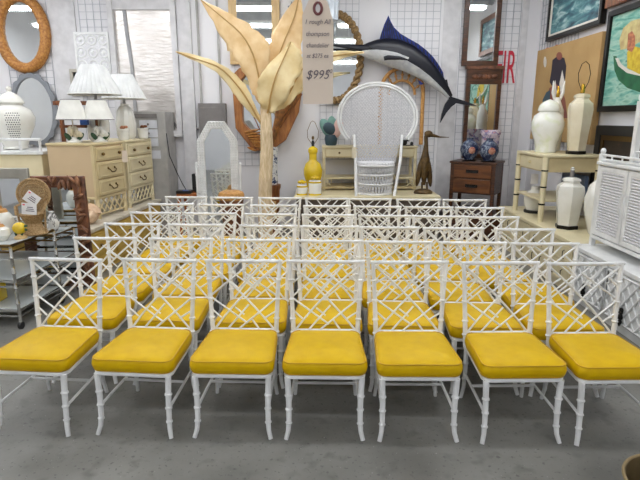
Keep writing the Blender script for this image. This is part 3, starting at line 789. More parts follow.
leaf([(176, 52, 6.3), (196, 59, 6.32), (220, 68, 6.36), (238, 86, 6.4), (250, 104, 6.46), (260, 122, 6.54)],
     [(176, 52), (195, 61), (217, 73), (232, 91), (246, 109), (259, 122)], [(176, 51), (200, 56), (226, 67), (244, 83), (254, 102), (262, 121)], PALM2, .02, 4)
leaf([(364, 52, 6.75), (345, 54.5, 6.72), (325, 58, 6.7), (304, 68, 6.66), (290, 88, 6.62), (270, 112, 6.56)],
     [(364, 51), (345, 51), (322, 52), (299, 60), (285, 82), (268, 111)], [(364, 53), (346, 57.5), (327, 66), (309, 80), (296, 98), (272, 113)], PALM2, .03, 5)
leaf([(306, 64, 6.5), (302, 70, 6.5), (296, 80, 6.5), (290, 92, 6.5), (281, 103, 6.52), (270, 112, 6.55)],
     [(305, 62), (299, 65), (291, 76), (284, 89), (276, 101), (268, 111)], [(307, 66), (306, 76), (302, 88), (294, 100), (284, 108), (272, 113)], PALM2, .03, 6)
stk = MB()
for x0, y0, x1, y1 in ((252, 100, 262, 128), (248, 104, 260, 130), (298, 92, 276, 128), (302, 94, 280, 128)):
    stk.tube([lp_(x0, y0, 6.62), lp_(x1, y1, 6.58)], .007, 5)
stk.build('dry_stalk', MWOOD, pm)

# ------------------------------------------------------------------ on the back riser
RZ = .68
yl = thing('table_lamp', 'yellow ceramic gourd lamp with no shade left of the console', 'lamp', (at(313, 190, 7.55).x, 7.62, RZ))
MB().lathe([(.075, 0), (.08, .02), (.075, .04), (.10, .12), (.135, .24), (.14, .32), (.11, .41), (.06, .455), (.055, .47), (.058, .56), (.07, .575), (.07, .62), (.055, .64), (.02, .66)], 28).build('base', YCER, yl)
MB().lathe([(.02, .655), (.022, .72), (.016, .74), (.002, .75)], 12).build('socket', BLACK, yl)
h = MB(); h.tube([(.022, 0, .70), (.075, 0, .78), (.08, 0, .88), (.03, 0, 1.0), (0, 0, 1.02), (-.03, 0, 1.0), (-.08, 0, .88), (-.075, 0, .78), (-.022, 0, .70)], .004, 5)
h.ell((0, 0, .78), (.02, .02, .03), 8); h.build('harp', BRASS, yl)
for x, r, hh, lab in ((302, .072, .13, 'smaller white canister with yellow bands and a yellow flower lid'), (315, .088, .19, 'taller white canister with yellow bands and a yellow flower lid')):
    cn = thing('canister', lab, 'canister', (at(x, 190, 7.3).x, 7.28, RZ))
    MB().lathe([(r, 0), (r*1.02, .01), (r*1.02, hh), (r*.9, hh+.015), (.001, hh+.025)], 24).build('jar', CER, cn)
    for z in (.012, hh-.008): MB().lathe([(r*1.02, z-.012), (r*1.06, z), (r*1.02, z+.012)], 24).build('band', YCER, cn)
    f = MB()
    for k in range(7):
        a = k*2*PI/6; rr_ = .035 if k < 6 else 0
        f.ell((rr_*math.cos(a), rr_*math.sin(a), hh+.05+(.015 if k == 6 else 0)), (.028, .024, .022), 8)
    f.build('flower_lid', YCER, cn)
# console
cx0, cx1 = at(322, 146, 7.8).x, at(418, 146, 7.8).x
ct = thing('console_table', 'cream bamboo-trimmed console table behind the peacock chair', 'console', ((cx0+cx1)/2, 8.01, RZ)); W = (cx1-cx0)/2
HT = .655
MB().bx(-W, W, -.22, .22, HT-.03, HT).build('top', CREAM2, ct, bevel=.006)
MB().bx(-W+.02, W-.02, -.2, .2, HT-.17, HT-.03).build('apron', CREAM, ct)
for x0, x1 in ((-W+.06, -W+.46), (-.22, .22), (W-.46, W-.06)):
    dr = MB().bx(x0, x1, -.212, -.19, HT-.155, HT-.045).build('drawer', CREAM2, ct, bevel=.005)
    MB().ell(((x0+x1)/2, -.225, HT-.10), (.016, .016, .016), 8).build('knob', BRASS, dr)
for x in (-W+.03, W-.03):
    for y in (-.19, .19):
        p, q = bamboo_path([(x, y, HT-.03), (x, y, 0)], [.024, .024], (.25, .5, .75), 1.15, .012); MB().tube(p, q, 10).build('leg', CREAM2, ct)
MB().bx(-W+.02, W-.02, -.2, .2, .16, .19).build('shelf', CREAM2, ct, bevel=.004)
f = MB()
for x, sx in ((-W+.05, 1), (W-.05, -1)):
    for a, b in (((0, .16), (.09, .06)), ((0, .10), (.06, .16)), ((.09, .16), (.09, .10)), ((0, .06), (.05, .11))): f.tube([(x+sx*a[0], -.19, a[1]), (x+sx*b[0], -.19, b[1])], .008, 6)
f.build('corner_bracket', CREAM2, ct)
MB().bx(-W+.0, W, -.22, .22, .02, .05).build('base_shelf', CREAM, ct)
tgo = tag(MB().bx(-.028, .028, -.002, .002, -.15, 0).build('price_tag', CERY), 'small blank cream tag hanging at the left side of the peacock chair', 'tag'); tgo.location = at(354, 147, 7.13)
# shell-like vase on the console
vz = thing('ceramic_vase', 'teal and pink layered ceramic shell vase on the console', 'vase', (at(331, 145, 7.95).x, 7.95, RZ+HT))
MB().lathe([(.07, 0), (.085, .02), (.10, .10), (.085, .16)], 20, sy=.7).build('foot', TEALD, vz)
for k, (dx, ang, m_, hgt) in enumerate(((-.06, -32, TEAL, .30), (.02, -5, TEAL, .34), (.09, 22, PINK, .30), (-.02, -55, TEALD, .20))):
    T = Matrix.Rotation(R(ang), 3, 'Y')
    MB().ell((dx, -.01*k, .25), (.085, .03, hgt*.55), 14, T).build('shell_lobe', m_, vz)
# black trinket + arched rattan mirror
fg = thing('figurine', 'small black figurine at the right end of the console', 'figurine', (at(406, 144, 7.9).x, 7.90, RZ+HT))
MB().ell((-.03, 0, .05), (.05, .03, .05)).ell((.03, 0, .09), (.03, .025, .03)).ell((.085, 0, .03), (.025, .02, .03)).bx(-.09, .11, -.03, .03, 0, .012).build('body', BLACK, fg)
am = thing('arched_frame', 'arched golden rattan frame with spindle fan top behind the peacock chair', 'frame', (at(400, 144, 8.2).x, 8.20, RZ+HT))
r0 = .325
pa = [(-r0, 0, 0), (-r0, 0, .70)]+[(r0*math.cos(PI-PI*k/16), 0, .78+.36*math.sin(PI*k/16)) for k in range(17)]+[(r0, 0, .70), (r0, 0, 0)]
MB().tube(pa, .030, 8).build('frame', RATTAN2, am)
pa2 = [(.20*math.cos(PI-PI*k/12), 0, .75+.21*math.sin(PI*k/12)) for k in range(13)]
MB().tube(pa2, .02, 8).build('inner_frame', RATTAN2, am)
sp = MB()
for k in range(1, 8):
    a = PI-PI*k/8; sp.tube([(.20*math.cos(a), 0, .75+.21*math.sin(a)), (.315*math.cos(a), 0, .78+.35*math.sin(a))], [.012, .012], 6); sp.ell((.26*math.cos(a), 0, .765+.28*math.sin(a)), (.024, .02, .024), 8)
sp.build('spindles', RATTAN2, am)

# ------------------------------------------------------------------ peacock chair
YP = 7.42
pc = thing('peacock_chair', 'tall white wicker peacock chair with a huge round back', 'chair', (at(377, 199, 7.2).x, 7.30, RZ)); O2 = pc.location
def pcp(x, y, Y): return at(x, y, Y)-O2
def fanY(z): return YP-O2.y+.10*(z/1.5)                     # back leans away
fan = [(378+40*math.cos(R(a)), 117.5-35*math.sin(R(a))) for a in range(-40, 221, 5)]
neck = [(400.5, 140), (399, 150), (396.5, 163), (357.5, 163), (357, 150), (356, 140)]
def loc2(x, y):
    v = pcp(x, y, YP); return (v.x, v.z)
fo = [loc2(*p) for p in fan]
full = [loc2(*p) for p in fan[::-1]]+[loc2(*p) for p in (neck[::-1])]
full = [loc2(*p) for p in fan]+[loc2(*p) for p in neck[::-1]]
w = MB(); weave(w, full, .030, (R(50), R(130)), .0098, lambda a, b, k: Vector((a, fanY(b)+.006*k, b)), 4, .004)
w.build('woven_back', M('grey_white_wicker', (216, 216, 218), .7, 0, (190, 190, 194), 60, bump=.3, bscale=150), pc)
def scaled(P_, s, c): return [(c[0]+(a-c[0])*s, c[1]+(b-c[1])*s) for a, b in P_]
cc = loc2(378, 117.5)
rim = MB()
for s, r in ((1.0, .019), (.93, .015)): rim.tube([(a, fanY(b)-.01, b) for a, b in scaled(fo, s, cc)], r, 8)
rim.build('fan_rim', WHITE, pc)
for x0, x1, xm in ((354, 356, 355.5), (402, 394, 400.5)):
    a, b, m_ = pcp(x0, 135, YP-.02), pcp(x1, 200, 7.16), pcp(xm, 160, YP-.14)
    b.z = 0
    MB().tube([a, m_, b], .021, 8).build('side_post', WHITE, pc)
sz = pcp(377, 163, 7.18).z; sw0, sw1 = pcp(396, 163, 7.18).x, pcp(357.5, 163, 7.18).x
rx = (sw0-sw1)/2; cxs = (sw0+sw1)/2
MB().lathe([(rx, sz-.04), (rx+.012, sz-.02), (rx, sz), (.001, sz+.01)], 32, (cxs, .10, 0), sx=1, sy=.85).build('seat', WICK, pc)
sk = MB()
def skp(a, z, k=0):
    r_ = rx*(1-.10*(1-z/sz))+.004*k
    return Vector((cxs+r_*math.cos(a), .10+r_*.85*math.sin(a), z))
for k in range(34):
    a = 2*PI*k/34; sk.tube([skp(a+.55*(z_/8), sz*z_/8) for z_ in range(9)], .0088, 4); sk.tube([skp(a-.55*(z_/8), sz*z_/8, 1) for z_ in range(9)], .0088, 4)
sk.build('woven_skirt', WICK, pc)
for z in (.012, sz*.33, sz*.62, sz*.9): MB().tube([skp(2*PI*k/36, z, 2) for k in range(36)], .014, 6, closed=True).build('band', WHITE, pc)

# ------------------------------------------------------------------ bronze heron
hn = thing('heron_statue', 'bronze-brown heron statue with a long beak on the riser end', 'statue', (at(424, 192, 7.35).x, 7.42, RZ)); O3 = hn.location
def hp(x, y): return at(x, y, 7.42)-O3
MB().lathe([(.13, 0), (.14, .02), (.11, .05), (.05, .07)], 16, sy=.7).build('base', BRONZE, hn)
b = MB(); pts = [hp(424, 185), hp(424, 176), hp(424.5, 168), hp(425, 160), hp(425.5, 152), hp(426.2, 144), hp(426, 137), hp(428, 133)]
b.tube(pts, [.02, .045, .068, .07, .042, .028, .028, .04], 12)
hd = hp(428.5, 134); b.ell((hd.x, hd.y, hd.z), (.06, .04, .05), 12)
b.build('body', BRONZE, hn)
for x, y, rot, hh in ((419.5, 171, 8, .26), (429.5, 171, -8, .27), (424, 169, 0, .22)):
    v = hp(x, y); MB().ell((v.x, v.y-.02 if x == 424 else v.y+.02, v.z-.02), (.042, .055, hh*.8), 12, Matrix.Rotation(R(rot), 3, 'Y')).build('wing', BRONZE, hn)
MB().tube([hp(431, 135), hp(440, 137), hp(449, 137.3)], [.03, .012, .004], 8).build('beak', BRONZE, hn)
for x in (422, 427): MB().tube([hp(x, 182), Vector((hp(x, 190).x, 0, .05))], .014, 6).build('leg', BRONZE, hn)

# ------------------------------------------------------------------ marlin
YM = 8.02
ml = thing('mounted_marlin', 'mounted blue and silver marlin leaping across the back wall', 'fish', at(405, 60, YM)); O4 = ml.location
def mp(x, y, dy=0): return at(x, y, YM+dy)-O4
sec = [(362, 51.0, 5.0), (368, 50.4, 7.2), (376, 50.2, 9.8), (385, 51.2, 12.2), (396, 53.6, 13.6), (408, 58.2, 13.0), (420, 65.8, 11.2), (430, 74, 9.0), (438.5, 82.5, 7.0), (445.5, 90.5, 4.6), (450.5, 97, 2.6)]
s_ = px(YM)
bm_ = MB(); n = 24; C = [mp(x, y) for x, y, h_ in sec]; vs = []
for k, (x, y, h_) in enumerate(sec):
    t_ = (C[min(k+1, len(C)-1)]-C[max(k-1, 0)]).normalized(); up = Vector((0, -1, 0)).cross(t_); up = -up if up.z < 0 else up
    for j in range(n):
        a = 2*PI*j/n; vs.append(C[k]+up*math.cos(a)*h_*s_+Vector((0, 1, 0))*math.sin(a)*h_*s_*.52)
for k in range(len(sec)-1):
    for j in range(n):
        a = 2*PI*(j+.5)/n; bm_.cm = 0 if math.cos(a) > ((.0, .0, -.02, -.05, -.1, -.15, -.2, -.25, -.3, -.3)[k]) else 1
        o_ = len(bm_.v)
        bm_.f.append((k*n+j, k*n+(j+1) % n, (k+1)*n+(j+1) % n, (k+1)*n+j)); bm_.m.append(bm_.cm)
bm_.v = [tuple(v) for v in vs]; bm_.f.append(tuple(range(n))); bm_.m.append(1); bm_.f.append(tuple(range((len(sec)-1)*n, len(sec)*n))); bm_.m.append(0)
bm_.build('body', [MDARK, MSILV], ml, sharp=70)
MB().tube([mp(368, 48.8), mp(352, 47.2), mp(332, 45.2)], [.062, .034, .012], 8).build('bill', MDARK, ml)
MB().tube([mp(366, 53.5), mp(357, 53.2), mp(349, 52.2)], [.04, .02, .006], 8).build('lower_jaw', MSILV, ml)
df_px = [(379, 41), (381, 34), (384, 25), (388.3, 15.5), (390.5, 21), (394, 27.5), (400.5, 33.8), (409, 38.8), (418, 43.8), (426, 50), (433, 57), (438.5, 64.5), (443, 72.5), (444, 80), (437, 72), (428, 62.5), (417, 54), (405, 47.5), (393, 43)]
def fin(name, pts_, m_, th=.012):
    o = [mp(*p) for p in pts_]; poly = [(v.x, v.z) for v in o]
    return MB().prism_xz(poly, -th, th).build(name, m_, ml)
fd = fin('dorsal_fin', df_px, MBLUE)
rb = MB()
for k in range(22):
    f = k/21
    top = [(382, 32), (386, 22), (389, 20), (393, 27.5), (400.5, 34.8), (409, 39.6), (418, 44.6), (426, 50.8), (433, 57.8), (438.5, 65.2), (442.5, 73)]
    bot = [(381, 41), (386, 42), (391, 43), (397, 45), (405, 49), (413, 53), (421, 58), (428, 63), (434, 69), (438, 74), (442, 79)]
    t = f*10; j = min(int(t), 9); u = t-j
    A = (top[j][0]*(1-u)+top[j+1][0]*u, top[j][1]*(1-u)+top[j+1][1]*u); B = (bot[j][0]*(1-u)+bot[j+1][0]*u, bot[j][1]*(1-u)+bot[j+1][1]*u)
    rb.tube([mp(*A, -.012), mp(*B, -.012)], .008, 5)
rb.build('fin_ray', MDARK, fd)
pf = [mp(384, 58.5, -.15), mp(388, 57.5, -.17), mp(400, 58, -.20), mp(411, 60.6, -.22)]
MB().tube(pf, [.03, .036, .026, .004], 8, flat=.4).build('pectoral_fin', MDARK, ml)
fin('tail_fin', [(448, 93), (452, 97), (463, 100.5), (470, 103), (477.5, 106), (466, 105.2), (456, 103.2), (451, 107), (446, 113), (440, 123), (441.5, 114), (445, 104), (448.5, 99)], MDARK, .02)
fin('second_dorsal_fin', [(443, 80), (447, 79.5), (448, 85), (446, 86)], MDARK)
fin('anal_fin', [(418, 80), (424, 84), (420, 85)], MBLUE)
MB().ell(tuple(mp(370, 47.5, -.085)), (.022, .014, .022), 10).build('eye', BLACK, ml)

# ------------------------------------------------------------------ rope mirror
rm = thing('rope_mirror', 'oval mirror in a twisted rope frame behind the marlin bill', 'mirror', (at(335, 58, YB-.05).x, YB-.05, at(335, 58, YB-.05).z))
ra, rb_ = .385, .62
for ph_ in (0, PI):
    pts = []
    for k in range(160):
        a = 2*PI*k/160; tw = 18*a+ph_
        pts.append(((ra+.03*math.cos(tw))*math.cos(a), -.02+.03*math.sin(tw), (rb_+.03*math.cos(tw))*math.sin(a)))
    MB().tube(pts, .032, 8, closed=True).build('rope_strand', ROPE, rm)
MB().prism_xz([(ra*math.cos(2*PI*k/48), rb_*math.sin(2*PI*k/48)) for k in range(48)], 0, .012).build('glass', MIRR, rm)
# glass pendant and small print glimpsed at the top
gp = thing('pendant_shade', 'grey fluted glass pendant at the top edge beside the paper tag', 'pendant', (at(329, 10, 7.6).x, 7.6, at(329, 22, 7.6).z))
MB().lathe([(.09, 0), (.12, .02), (.13, .35), (.10, .6)], 24, lobes=12, amp=.05).build('glass_shade', M('grey_glass', (190, 198, 206), .15, 0), gp)
MB().tube([(0, 0, .6), (0, 0, HC-.001-gp.location.z)], .008, 6).build('cord', CORD, gp)
pr_ = thing('framed_print', 'small white print with a blue motif above the palm leaf', 'picture', (at(292, 14, YB-.04).x, YB-.001, at(292, 14, YB-.04).z))
MB().bx(-.17, .17, -.02, 0, 0, .6).build('sheet', PAPERW, pr_)
s = MB(); s.tube([(-.05, -.022, .04), (.0, -.022, .16), (.05, -.022, .06)], .018, 5); s.tube([(-.06, -.022, .10), (.06, -.022, .12)], .016, 5); s.build('blue_motif', BLUEB, pr_)

# ------------------------------------------------------------------ right corner: chest, mirrors, vases
nc = at(497, 163, 7.3); H_ = nc.z-.36; w_, d_ = .68, .50; an = R(32)
ch_ = thing('nightstand_chest', 'dark brown two-drawer chest set diagonally in the back corner', 'chest', (nc.x-math.cos(an)*w_/2+math.sin(an)*d_/2, nc.y+math.sin(an)*w_/2+math.cos(an)*d_/2, .36), -an)
MB().bx(-w_/2, w_/2, -d_/2, d_/2, H_-.03, H_).build('top', DWOOD, ch_, bevel=.006)
MB().bx(-w_/2+.02, w_/2-.02, -d_/2+.02, d_/2-.02, .30, H_-.03).build('body', DWOOD, ch_)
CT_ = .36+H_
for x in (-w_/2+.04, w_/2-.04):
    for y in (-d_/2+.04, d_/2-.04): MB().bx(x-.025, x+.025, y-.025, y+.025, 0, H_-.03).build('leg', DWOOD, ch_, bevel=.006)
for z0, z1 in ((.32, .515), (.535, H_-.045)):
    dr = MB().bx(-w_/2+.07, w_/2-.07, -d_/2+.002, -d_/2+.03, z0, z1).build('drawer', M('chestnut_wood', (112, 66, 32), .35, 0, (80, 44, 20), 5, stretch=(1, 6, 6)), ch_, bevel=.005)
    MB().tube([(-.07, -d_/2-.002, (z0+z1)/2+.01), (-.06, -d_/2-.02, (z0+z1)/2-.01), (.06, -d_/2-.02, (z0+z1)/2-.01), (.07, -d_/2-.002, (z0+z1)/2+.01)], .009, 6).build('handle', DARKM, dr)
    MB().bx(-.09, .09, -d_/2-.004, -d_/2+.003, (z0+z1)/2-.02, (z0+z1)/2+.025).build('handle_plate', DARKM, dr)
def jarv(label, loc, big):
    t = thing('porcelain_vase', label, 'vase', loc)
    MB().lathe([(.07, 0), (.075, .015), (.11, .06), (.135, .13), (.13, .19), (.09, .25), (.05, .28), (.045, .30), (.055, .315)], 28).build('body', BLUEV, t)
    md = MB(); md.ell((0, -.128, .14), (.05, .012, .05), 12); md.build('medallion', IMARIR, t)
    MB().lathe([(.10, -.018), (.105, -.005), (.08, 0)], 20, (0, 0, .0)).build('stand', DARKM, t)
    return t
jarv('blue and red patterned vase at the left on the dark chest', (at(469, 158, 7.70).x, 7.70, CT_+.018), 0)
jarv('blue and red patterned vase in front of the pale pot on the dark chest', (at(488.5, 159, 7.52).x, 7.52, CT_+.018), 0)
pp = MB(); pp.lathe([(.08, 0), (.10, .03), (.125, .2), (.13, .36), (.145, .38), (.145, .44), (.13, .44), (.12, .38), (.001, .36)], 28)
po = tag(pp.build('flower_pot', PINKPOT), 'pale porcelain pot with pink and blue pattern behind the vases', 'pot'); po.location = (at(489.5, 150, 7.80).x, 7.80, CT_)
def rect(x0, y0, x1, y1, Y): A, B = at(x0, y0, Y), at(x1, y1, Y); return A.x, B.x, min(A.z, B.z), max(A.z, B.z)
def rect_frame(name, label, x0, x1, z0, z1, fw, mf, mg, cat='mirror', Y=YB-.06, d=.05):
    o = [(x0, z0), (x1, z0), (x1, z1), (x0, z1)]; i = [(x0+fw, z0+fw), (x1-fw, z0+fw), (x1-fw, z1-fw), (x0+fw, z1-fw)]
    return frame_mirror(name, label, o, i, Y-d, Y, mf, mg, cat)
z0 = at(463, 66, 8.2).z; x0 = at(463.5, 33, 8.2).x; x1 = at(500, 33, 8.2).x
rect_frame('wall_mirror', 'brown framed mirror at the top, hung above the carved-top mirror', x0, x1, z0, 3.75, .075, DWOOD, MIRR)
mB = rect_frame('carved_top_mirror', 'tall dark wood mirror with a carved top panel behind the vases', at(465.5, 97, 8.2).x, at(500.5, 97, 8.2).x, CT_, at(480, 67, 8.2).z, .06, DWOOD, MIRR)
wz = at(480, 67, 8.2).z-CT_; ww = (at(500.5, 97, 8.2).x-at(465.5, 97, 8.2).x)/2
cr_ = MB(); cr_.bx(-ww+.01, ww-.01, -.06, -.005, wz-.25, wz-.02)
MB_o = cr_.build('top_panel', DWOOD, mB, bevel=.006)
e = MB()
for k in range(5): e.ell((-ww+.12+k*(2*ww-.24)/4, -.065, wz-.14), (.05, .015, .035), 10)
e.bx(-ww-.02, ww+.02, -.075, 0, wz-.03, wz+.015); e.build('carving', CARVE, mB)
# red lettering
def wall_letters(label, txt, P0, h, width, rot, m, extr=.004):
    Mx = Matrix.Translation(P0) @ rot
    o = text_mesh('wall_lettering', txt, 1.0, m, None, Matrix.Identity(4), extr)
    xs = [v.co.x for v in o.data.vertices]; ys = [v.co.y for v in o.data.vertices]
    cx, cy = (min(xs)+max(xs))/2, (min(ys)+max(ys))/2
    S = Matrix.Diagonal((width/(max(xs)-min(xs)), h/(max(ys)-min(ys)), 1, 1))
    o.data.transform(S @ Matrix.Translation((-cx, -cy, 0)))
    o.matrix_world = Mx
    return tag(o, label, 'lettering')
RB = Matrix.Rotation(PI/2, 4, 'X'); RRT = Matrix.Rotation(-PI/2, 4, 'Z') @ Matrix.Rotation(PI/2, 4, 'X')
pL = at(506, 67, YB-.02); wall_letters('tall red letters on the back wall right of the carved mirror', 'FIR', pL, .47, .30, RB, REDP)
pL = Vector((XR-.012, 7.35, 3.18)); wall_letters('red letters high on the right wall left of the sea painting', 'FER', pL, .42, .55, RRT, REDP)
pL = Vector((XR-.012, 7.75, 2.66)); wall_letters('small red letters on the right wall above the ochre canvas', 'S 2', pL, .14, .5, RRT, REDP)

# ------------------------------------------------------------------ paintings on the right wall (built in a local frame, hung facing -X)
def painting(label, ya, yb, z0, z1, fw, depth, mf, mp_, lean=0, liner=None):
    """ya far edge, yb near edge; local x runs far -> near, local -y faces the room"""
    W_ = ya-yb
    t = thing('painting', label, 'painting', (XR-.012, (ya+yb)/2, z0), -PI/2)
    o = [(-W_/2, 0), (W_/2, 0), (W_/2, z1-z0), (-W_/2, z1-z0)]
    i = [(-W_/2+fw, fw), (W_/2-fw, fw), (W_/2-fw, z1-z0-fw), (-W_/2+fw, z1-z0-fw)]
    if fw:
        MB().ring_xz(o, i, -depth, 0).build('frame', mf, t, bevel=.006)
        if liner:
            i2 = [(-W_/2+fw*1.5, fw*1.5), (W_/2-fw*1.5, fw*1.5), (W_/2-fw*1.5, z1-z0-fw*1.5), (-W_/2+fw*1.5, z1-z0-fw*1.5)]
            MB().ring_xz(i, i2, -depth*.8, -.005).build('liner', liner, t)
    MB().prism_xz(i, -depth*(.55 if fw else 1), -.002).build('canvas', mp_, t)
    return t, W_
def wallp(x, y): # point on right wall plane seen at photo (x, y) -> (Y, z)
    X = XR-.04; u = (x-CXP)/FPX; v = (y-CYP)/FPX; k = X/u
    return k*(_c-v*_s), CAMH+k*(-(_s+v*_c))
ya, zb = wallp(548, 42); yb, _ = wallp(604, 17)
painting('stormy sea painting in a dark frame with a pale liner', ya, yb, zb-.0, zb+.95, .055, .07, DARKM, SEA, liner=FIGW)
ya, z1 = wallp(541, 52); yb, z1b = wallp(607, 30); z0 = 1.43
cv_, cw = painting('large ochre canvas of dark standing figures leaning behind lamps', ya, yb, z0, (z1+z1b)/2, 0, .075, CANVAS, CANVAS)
def blob(t, name, pts_, m_, off): # flat painted shape on the canvas front
    MB().prism_xz(pts_, off-.0015, off).build(name, m_, t)
def cpt(x, y, ref=cv_, yc=None): # photo px -> local coords on canvas
    Y_, z_ = wallp(x, y); return (ref.location.y-Y_, z_-ref.location.z)
def ov(cx, cy, rx, ry, n=16, ref=cv_):
    return [cpt(cx+rx*math.cos(2*PI*k/n), cy+ry*math.sin(2*PI*k/n), ref) for k in range(n)]
for nm, pts_, m_, off in (('painted_cloak', [cpt(*p) for p in ((556, 60), (561, 56), (568, 58), (570, 66), (569, 78), (566, 88), (563, 92), (557, 88), (553, 82), (555, 70))], FIG, -.0755),
                          ('painted_head', ov(563, 56, 3, 4), FIGR, -.0765), ('painted_skirt', [cpt(*p) for p in ((553, 88), (560, 84), (566, 90), (569, 100), (571, 118), (548, 120), (546, 108))], FIGR, -.0758),
                          ('painted_horse', [cpt(*p) for p in ((546, 100), (550, 92), (554, 90), (553, 104), (549, 120), (544, 124))], FIGB, -.0765),
                          ('painted_highlight', [cpt(*p) for p in ((557, 86), (559, 80), (561, 96), (557, 100))], FIGW, -.0768), ('painted_arm', [cpt(*p) for p in ((563, 84), (566, 70), (568, 80), (565, 98))], FIGW, -.0768),
                          ('painted_moon', ov(548.5, 62, 1.5, 5.5), FIGW, -.0765)): blob(cv_, nm, pts_, m_, off)
ya, z1 = wallp(613, 8); z1 = wallp(612, 22)[1]; ya2, zb = wallp(600, 112)
bt, bw = painting('painting of a yellow-dressed woman in a green rowing boat', ya2+.02, ya2-1.45, zb, wallp(613, 24)[1]+.14, .065, .06, DARKM, SEA2)
for nm, pts_, m_, off in (('painted_boat', [cpt(*p, bt) for p in ((614, 56), (617, 56), (619, 64), (626, 72), (641, 76), (652, 78), (652, 92), (640, 92), (628, 88), (619, 80), (615, 70))], FIGG, -.034),
                          ('painted_gunwale', [cpt(*p, bt) for p in ((616, 58), (619, 66), (628, 73), (650, 78), (650, 75), (630, 70), (622, 64), (619, 58))], FIGW, -.035),
                          ('painted_parasol', [cpt(*p, bt) for p in ((621, 50), (620, 40), (624, 28), (632, 21), (642, 18), (652, 20), (652, 44), (640, 42), (630, 48))], PARAS, -.034),
                          ('painted_dress', [cpt(*p, bt) for p in ((628, 52), (634, 46), (642, 48), (652, 54), (652, 74), (640, 74), (628, 68))], FIGY, -.036),
                          ('painted_figure', [cpt(*p, bt) for p in ((629, 34), (633, 31), (636, 36), (636, 46), (633, 52), (628, 50))], FIGO, -.037)): blob(bt, nm, pts_, m_, off)
ya, zb = wallp(607, 9)
painting('corner of a wood-framed picture above the boat painting', ya, ya-1.0, zb, zb+.7, .09, .06, MWOOD, SEA)
# black framed dark oil leaning behind the cabinet
dp_, _ = painting('dark oil painting in a black frame behind the white cabinet', wallp(596, 150)[0], 4.2, .62, 1.66, .11, .06, BLACK, DARKP, liner=BRASS)

# ------------------------------------------------------------------ bamboo side table and its lamps
bt_ = thing('side_table', 'cream bamboo side table with dark leg nodes on the right', 'table', (2.90, 6.38, P)); TH = .78
hw, hd_ = .31, .40
MB().bx(-hw-.03, hw+.03, -hd_-.03, hd_+.03, TH-.03, TH).build('top', CREAM2, bt_, bevel=.006)
MB().bx(-hw+.0, hw, -hd_, hd_, TH-.20, TH-.03).build('apron', CREAM, bt_)
dr = MB().bx(-hw-.012, -hw+.01, -hd_+.07, hd_-.07, TH-.185, TH-.045).build('drawer', CREAM2, bt_, bevel=.005)
MB().ell((-hw-.025, 0, TH-.11), (.018, .018, .018), 8).build('knob', CREAM, dr)
for x in (-hw, hw):
    for y in (-hd_, hd_):
        p, q = bamboo_path([(x, y, TH-.03), (x, y, 0)], [.036, .032], (.18, .45, .72), 1.0, .012)
        lg = MB().tube(p, q, 12).build('leg', CREAM2, bt_)
        for z in (.60, .41, .21): MB().lathe([(.033, z-.010), (.0385, z-.005), (.0385, z+.005), (.033, z+.010)], 14, (x, y, 0)).build('node_ring', DARKM, lg)
MB().bx(-hw, hw, -hd_, hd_, .235, .26).build('shelf', CREAM2, bt_, bevel=.005)
un = thing('ginger_jar', 'fat white glazed ginger jar lamp on the bamboo side table', 'jar', (2.76, 6.42, P+TH))
MB().lathe([(.115, 0), (.125, .015), (.12, .06), (.135, .13), (.185, .27), (.19, .35), (.16, .44), (.115, .475), (.105, .495)], 32).build('body', CERG, un)
MB().lathe([(.125, .49), (.13, .505), (.115, .555), (.08, .595), (.03, .62), (.001, .63)], 28).build('lid', CERG, un)
def hexlamp(label, loc, H_, r, m, harp=False, base=DARKM, rz=0):
    t = thing('table_lamp', label, 'lamp', loc, rz)
    MB().lathe([(r*.78, 0), (r*.8, .01), (r*.8, .035), (r*.74, .04)], 6).build('base', base, t, sharp=30)
    MB().lathe([(r*.72, .04), (r*.74, .06), (r*.88, H_*.45), (r, H_*.74), (r*.92, H_*.84), (r*.60, H_*.90), (r*.58, H_*.93), (r*.66, H_*.94), (r*.62, H_*.98), (r*.40, H_), (.02, H_+.005)], 6).build('body', m, t, sharp=30)
    MB().lathe([(.022, H_), (.026, H_+.02), (.02, H_+.10), (.008, H_+.11)], 12).build('socket', GOLD if harp else GREY, t)
    if harp:
        z = H_+.04
        MB().tube([(.02, 0, z), (.07, 0, z+.09), (.085, 0, z+.18), (.05, 0, z+.28), (0, 0, z+.31), (-.05, 0, z+.28), (-.085, 0, z+.18), (-.07, 0, z+.09), (-.02, 0, z)], .004, 6).build('harp', DARKM, t)
        MB().lathe([(.03, H_-.01), (.016, H_+.03)], 10).build('neck_cap', DARKM, t)
    return t
hexlamp('tall cream six-sided lamp with brass socket on the side table', (2.99, 6.12, P+TH), .68, .14, CERY, True, rz=.3)
sl = thing('table_lamp', 'slender white lamp with brass fitting behind the ginger jar', 'lamp', (2.97, 6.70, P+TH))
MB().lathe([(.08, 0), (.09, .02), (.10, .3), (.09, .5), (.05, .6), (.03, .66)], 24).build('base', CER, sl)
MB().lathe([(.016, .66), (.022, .69), (.014, .78), (.004, .80)], 10).build('socket', GOLD, sl)
for sx in (-1, 1): MB().tube([(sx*.03, 0, .63), (sx*.06, 0, .72), (sx*.07, 0, .86)], [.02, .022, .006], 8).build('petal', CER, sl)
wl = hexlamp('white six-sided lamp on dark base in front of the side table', (2.74, 5.63, P), .56, .155, CER, False, rz=.25)
MB().ell((0, 0, .645), (.022, .022, .03), 12).build('bulb', CER, wl)
tl = thing('table_lamp', 'squat white textured lamp on black base under the side table', 'lamp', (2.77, 6.62, P))
MB().lathe([(.115, 0), (.12, .01), (.12, .03), (.10, .035)], 24).build('base', BLACK, tl)
